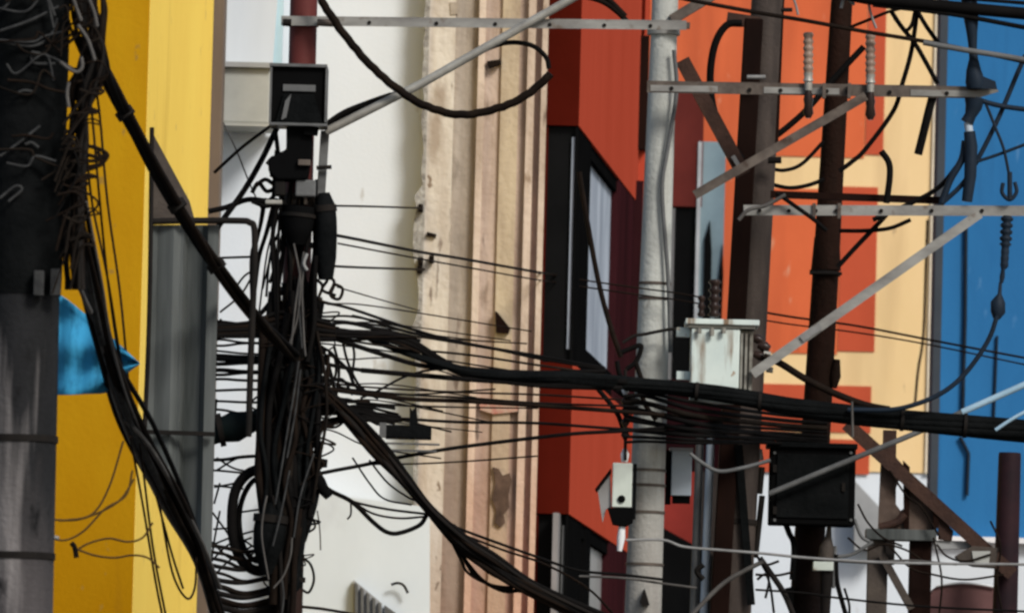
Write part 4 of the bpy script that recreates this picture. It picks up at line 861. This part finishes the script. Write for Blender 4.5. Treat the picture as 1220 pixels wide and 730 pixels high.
# trunk cable crossing to the right edge
tz = lambda x: dM + .4 if x < 700 else dP - .55 + (x - 700) * .0006
TR = [(440, 404), (500, 426), (560, 443), (620, 449), (680, 450), (745, 456), (850, 468), (930, 482), (1000, 492), (1100, 502), (1220, 513), (1300, 520)]
for k in range(8):
    ph = k * .785; 
    cable('black cable lashed into the heaviest trunk bundle sweeping past the transformer to the right edge', [(x + 2 * math.sin(i + k), y + max(1.6, 1.6 + (x - 440) * .0098) * math.sin(ph + .5 * i), tz(x) + .03 * math.cos(ph + .5 * i)) for i, (x, y) in enumerate(TR)], 3, 'soot', 49.4, 'cables in the heaviest trunk bundle', r0=2, r1=5.4 + (k % 3) * .6)
for x in (830, 905, 1075, 1150):
    yy = [p for p in zip(TR, TR[1:]) if p[0][0] <= x <= p[1][0]][0]; y = yy[0][1] + (yy[1][1] - yy[0][1]) * (x - yy[0][0]) / (yy[1][0] - yy[0][0])
    tag(MB().tube([P(x - 2, y, tz(x)), P(x + 2, y + .3, tz(x))], (9.5 + (x - 700) * .012) * u(49.4), 14).build('cable_tie', 'frame'), 'dark tie wrapped round the heaviest trunk bundle', 'cable tie', 'ties on the trunk bundle')
G10 = 'level cables under the trunk between red wall and rusty pole'
for k, (y0, y1, r) in enumerate(((462, 486, 2.2), (470, 492, 2.6), (478, 498, 3.2), (488, 503, 2), (498, 508, 2.6), (508, 515, 2.6), (516, 520, 2), (524, 519, 1.8), (484, 512, 3), (494, 520, 2))):
    cable('black cable strung level under the trunk cable between the knobs and the rusty pole', [(744, y0 + 2 + random.uniform(-2, 2), dP - .28), (770, y0 + 4 + random.uniform(-3, 3), dP - .3), (830, (y0 + y1) / 2 + 8 + random.uniform(-3, 3), dP - .45), (930, y1 + 8, dU - .45), (985, y1 + 12, dU - .3)], r, 'cable', dP, 'level cables under the trunk between the knobs and the rusty pole')
for pts in ([(668, 440), (700, 452), (718, 470), (735, 492), (742, 510)], [(700, 448), (722, 456), (745, 472), (762, 478)], [(752, 450), (764, 470), (770, 484), (782, 500)], [(740, 420), (752, 415), (764, 412), (758, 430), (746, 440)], [(735, 430), (738, 445), (745, 460)], [(757, 430), (762, 445), (772, 470)]):
    cable('black wire knotted around the knobs left of the pale pole', pts, 3, 'cable', dP - .2, 'wires knotted left of the pale pole')
cable('black cable hanging in the pale window of the red building', [(690, 205), (700, 265), (713, 335), (727, 388), (740, 425)], 3.2, 'cable', 55)
cable('small pale knob wire above the trunk by the pale pole', [(742, 408), (756, 400), (768, 398), (800, 392), (806, 395)], 2., 'frame', dP - .2)
for y in (343, 351): cable('thin wire crossing the pale pole to the white transformer', [(690, y - 10), (760, y), (806, y + 6), (840, y + 12)], 1, 'cable_br', dP - .2, 'thin wires across the pale pole')

# around dark / rusty poles
cable('thick black cable hooping out of the left side of the dark pole top', [(884, 28), (866, 30), (852, 52), (846, 90), (850, 130), (864, 162), (884, 190)], 4.6, 'cable', dD - .15)
cable('long dark wire sagging from the top edge past both dark poles to the right edge', [(790, -8), (820, 0), (900, 15), (960, 25), (1030, 38), (1120, 53), (1220, 74), (1290, 90)], 2.6, 'cable_br', d2 - .12)
cable('grey cable running on from the sagging top wire before the blue wall', [(1100, 51), (1150, 60), (1200, 68), (1290, 84)], 3.6, 'conduit', d2 - .16)
cable('heavy black cable along the top right corner', [(960, -24), (1020, -4), (1087, 4), (1214, 16), (1300, 24)], 7.4, 'cable', d2 - .1, n=9)
cable('black cable parallel below the heavy top right cable', [(1040, 6), (1132, 17), (1220, 33), (1290, 46)], 3, 'cable', d2 - .1)
cable('thin black wire strung above the heavy top right cable', [(1000, -12), (1090, -6), (1220, 4), (1290, 10)], 2.4, 'cable', d2 - .1)
cable('black cable rising right between the dark and the rusty pole', [(922, 164), (940, 150), (962, 130), (990, 98), (1012, 74), (1029, 56)], 3.8, 'cable', dU - .15)
cable('black loop cable dipping between the dark and the rusty pole, upper of two', [(918, 201), (935, 203), (956, 195), (982, 168)], 2.4, 'cable', dU - .2)
cable('black loop cable dipping between the dark and the rusty pole, lower of two', [(916, 219), (940, 224), (962, 221), (982, 214)], 2.6, 'cable', dU - .2)
cable('black jumper cable curving from the rusty pole up past the crossarm to the top', [(1000, 204), (1016, 192), (1031, 178), (1064, 133), (1075, 100), (1086, 60), (1093, 12)], 2.9, 'cable', d2 + .12)
cable('short black cable crossing the jumper from upper left to the crossarm', [(1062, 14), (1074, 32), (1090, 52), (1104, 76), (1117, 100)], 2.9, 'cable', d2 + .08)
cable('short black cable dropping from the heavy top cable onto the blue corner', [(1090, 8), (1104, 32), (1120, 54)], 2.8, 'cable', d2 + .08)
cable('small black crossing wire inside the jumper knot', [(1066, 22), (1078, 36), (1086, 30), (1090, 14)], 2.4, 'cable', d2 + .1)
cable('stubby black cable end hanging below the upper long crossarm', [(1112, 112), (1106, 135), (1100, 160), (1094, 184)], 5.2, 'cable', d2 + .05)
cable('black hooked cable end standing on the lower long crossarm', [(1050, 180), (1059, 194), (1060, 212), (1056, 242)], 4, 'cable', d2 + .05)
cable('thin dark wire rising right of the rusty pole near the top', [(1010, 34), (1035, 24), (1060, 14), (1085, 8)], 2, 'cable', d2 + .05)
cable('black cable slanting up from the lower crossarm onto the blue corner', [(1040, 262), (1090, 240), (1120, 222), (1142, 196)], 3, 'cable', d2 + .1)
cable('black cable slanting from the right edge down to the lower crossarm over the blue wall', [(1222, 66), (1212, 88), (1190, 140), (1165, 190), (1146, 220), (1118, 246)], 3, 'porc_blue', d2 - .02)
cable('slate cable leaving the end of the upper crossarm towards the right edge', [(1162, 118), (1190, 126), (1225, 131), (1290, 138)], 3.2, 'porc_blue', d2 - .06)
cable('thin slate wire falling from the crossarm end to the forked clamp', [(1174, 122), (1186, 152), (1196, 178), (1203, 212)], 1.9, 'porc_blue', d2 - .06)
cable('slate wire rising to the right edge above the forked clamp', [(1160, 194), (1190, 184), (1222, 172), (1280, 150)], 2, 'porc_blue', d2 - .04)
cable('thick slate fuse lead dropping left of the hanging fuse tube', [(1150, 168), (1146, 190), (1132, 215), (1122, 242)], 4.4, 'porc_blue', d2 - .02)
cable('white wire tail above the right pin insulator', [(1034, -6), (1036, 10), (1040, 24), (1044, 34)], 1.6, 'cable_pale', d2 - .05)
cable('white wire tail above the left pin insulator', [(944, -6), (948, 6), (951, 18)], 1.5, 'cable_pale', d2 - .05)
cable('pale wire hook on the rusty pole top', [(1002, 10), (1006, -2), (1014, 2), (1018, 6)], 2, 'cable_pale', d2 - .05)
cable('black cable under the lower crossarm rising from the rusty pole', [(998, 318), (1020, 294), (1045, 268), (1056, 256)], 3, 'cable', d2 + .1)
cable('black loop cable hanging under the lower crossarm right of the rusty pole', [(1000, 275), (1030, 275), (1060, 272), (1085, 262)], 2.6, 'cable', d2 + .15)
cable('black cable slanting under the lower crossarm left of the rusty pole', [(925, 230), (945, 244), (970, 262), (985, 275)], 2.6, 'cable', d2 - .1)
cable('grey wire twist on the left end of the lower crossarm', [(880, 262), (892, 250), (912, 245), (936, 232)], 2.4, 'cable_grey', d2 - .12)
cable('upper of two thin wires crossing the orange wall to the right edge', [(880, 366), (940, 377), (1020, 388), (1104, 404), (1220, 426), (1280, 436)], 1.4, 'cable_br', dD + 4)
cable('lower of two thin wires crossing the orange wall to the right edge', [(880, 376), (940, 386), (1020, 396), (1104, 410), (1220, 434), (1280, 446)], 1., 'cable_br', dD + 4)
cable('thin wire hanging down the cream corner beside the blue building', [(1105, 262), (1103, 320), (1100, 400), (1094, 440), (1090, 482)], 1.7, 'cable_br', dO - .6)
cable('blue black cable hanging from the beaded insulator back to the trunk cable', [(1188, 376), (1180, 400), (1166, 424), (1146, 449), (1122, 468), (1092, 481), (1060, 488), (1010, 488)], 3, 'porc_blue', d2 - .12)
cable('thick black lead running from the transformer terminals to the rusty pole', [(910, 424), (930, 433), (959, 451), (993, 468), (1030, 482), (1060, 488)], 4.4, 'cable', d2 - .02)
cable('long grey conduit sloping from the black box up to the right edge', [(916, 588), (1000, 553), (1088, 517), (1150, 489), (1222, 457), (1280, 431)], 3.4, 'conduit', dU - .52)
cable('pale blue wire sloping to the right edge below the long conduit', [(1186, 512), (1204, 500), (1222, 490), (1270, 466)], 2.2, 'bluecable', d2 - .2)
cable('pale blue sleeve on the long conduit before the blue wall', [(1146, 491), (1180, 476), (1222, 457.5), (1275, 434)], 4, 'bluecable', dU - .52)
cable('thin pale tie standing across the trunk cable right of the rusty pole', [(1015, 478), (1015.5, 500), (1016, 520)], 1.5, 'cable_grey', dP - .6)
# lower right wires
cable('whitish wire running level across the poles to the steel frame', [(746, 643), (790, 643), (815, 651), (860, 655), (910, 659), (960, 664), (1040, 669), (1120, 671), (1225, 672), (1290, 673)], 1.7, 'cable_pale', dP - .5)
cable('dark wire running level along the very bottom right', [(900, 702), (960, 706), (1000, 712), (1100, 722), (1225, 728)], 1.4, 'cable', dP - .45)
cable('pale wire running low from the pale pole to the riser pipes', [(690, 686), (740, 688), (785, 694), (830, 700)], 1.5, 'cable_grey', dP - .45)
cable('black slack wire drooping between the pale blue box and the black box', [(822, 540), (835, 550), (856, 561), (885, 557), (918, 548)], 2.4, 'conduit', dP - .4)
cable('thick grey cable slanting down left from the conduit junction', [(910, 668), (886, 680), (860, 696), (828, 728), (812, 750)], 2.8, 'cable_grey', dP - .45)
cable('black cable slanting down right from the conduit junction', [(905, 664), (918, 682), (935, 708), (950, 745)], 3.6, 'frame', dP - .4)
cable('thin wire from the conduit junction up to the rusty pole', [(900, 684), (925, 685), (945, 681)], 1.6, 'cable_br', dP - .4)
cable('black cable hanging down right of the stubby connector', [(996, 660), (997, 690), (1003, 715), (1012, 745)], 3, 'cable', dU - .3)
cable('grey wire rising right from the connector to the steel frame', [(994, 663), (1015, 660), (1040, 645)], 2.2, 'conduit', dU - .3)
cable('dark wire rising past the grey sheet to the steel frame', [(1018, 618), (1026, 638), (1036, 645)], 2.2, 'conduit', dU - .3)
cable('thin level wire between connector and steel post', [(994, 668), (1040, 670), (1080, 667), (1140, 672)], 1.4, 'cable_grey', dU - .3)
cable('black cable hanging from the underside of the black box along the rusty pole', [(934, 618), (940, 634), (946, 650), (944, 690)], 3.6, 'black', dU - .25)
cable('dark cable loop behind the riser pipes', [(838, 672), (830, 680), (838, 690)], 3.4, 'frame', dD - .15)
for pts in ([(908, 672), (916, 690), (912, 712)], [(902, 690), (912, 684), (918, 700), (922, 730)], [(900, 660), (912, 672), (928, 668)], [(1006, 700), (1012, 722), (1010, 745)]):
    cable('thin dark wire tangle around the conduit junction', pts, 1.6, 'cable', dP - .4, 'wire tangle at the conduit junction')
for pts in ([(1116, 648), (1128, 662), (1150, 668), (1180, 660)], [(1060, 650), (1085, 676), (1112, 684), (1150, 690), (1196, 684)], [(1022, 600), (1034, 622), (1052, 640), (1075, 650)], [(1010, 640), (1030, 655), (1052, 648), (1080, 655), (1100, 668)], [(1112, 640), (1122, 690), (1118, 740)], [(1060, 560), (1080, 590), (1098, 604), (1120, 640)], [(1180, 620), (1192, 650), (1188, 690), (1196, 740)]):
    cable('thin dark wire strung loosely among the brown steel frame at the lower right', pts, 1.3, 'cable_br', dG - .06, 'loose wires on the brown steel frame')
MB_r = MB().prism([(1118, 612), (1136, 632), (1134, 644), (1118, 642)], dG + .03, dG + .08).build('gusset_plate', 'brown', fg)
MB().bar(P(1030, 520, dG + .1), P(1190, 668, dG + .1), .05, 7 * u(dG)).build('sloping_rail', 'brownpost', fg)
for pts in ([(665, -10), (712, 0), (735, 14), (750, 30)], [(690, -20), (720, -4), (745, 20)]):
    cable('black cable dropping over the red wall to the end of the long galvanised crossarm', pts, 3.6, 'cable_br', dP - .2, 'cables dropping over the red wall top')

# ------------------------------------------------------------------ light
w = bpy.data.worlds.new('World'); sc.world = w; w.use_nodes = True
nt = w.node_tree; bg = nt.nodes['Background']; sky = nt.nodes.new('ShaderNodeTexSky'); sky.sky_type = 'NISHITA'; sky.sun_disc = False
EL, AZ = math.radians(38), math.radians(35)       # sun behind the camera to the right
sky.sun_elevation = EL; sky.sun_rotation = math.pi - AZ; sky.air_density = 1.; sky.dust_density = 2; sky.ozone_density = 1
nt.links.new(sky.outputs[0], bg.inputs[0]); bg.inputs[1].default_value = .115
sd = bpy.data.lights.new('sun', 'SUN'); sd.energy = 2.9; sd.angle = math.radians(16); sd.color = (1, .965, .91)
sd.color = (1, .985, .96)
so_ = bpy.data.objects.new('sun', sd); col.objects.link(so_)
dirv = Vector((math.sin(AZ) * math.cos(EL), -math.cos(AZ) * math.cos(EL), math.sin(EL)))
so_.rotation_euler = dirv.to_track_quat('Z', 'Y').to_euler(); so_.location = (5, 20, 30)

sc.view_settings.view_transform = 'Standard'; sc.view_settings.look = 'None'; sc.view_settings.exposure = 0
sc.render.engine = 'CYCLES'
sc.cycles.filter_width = 2.6
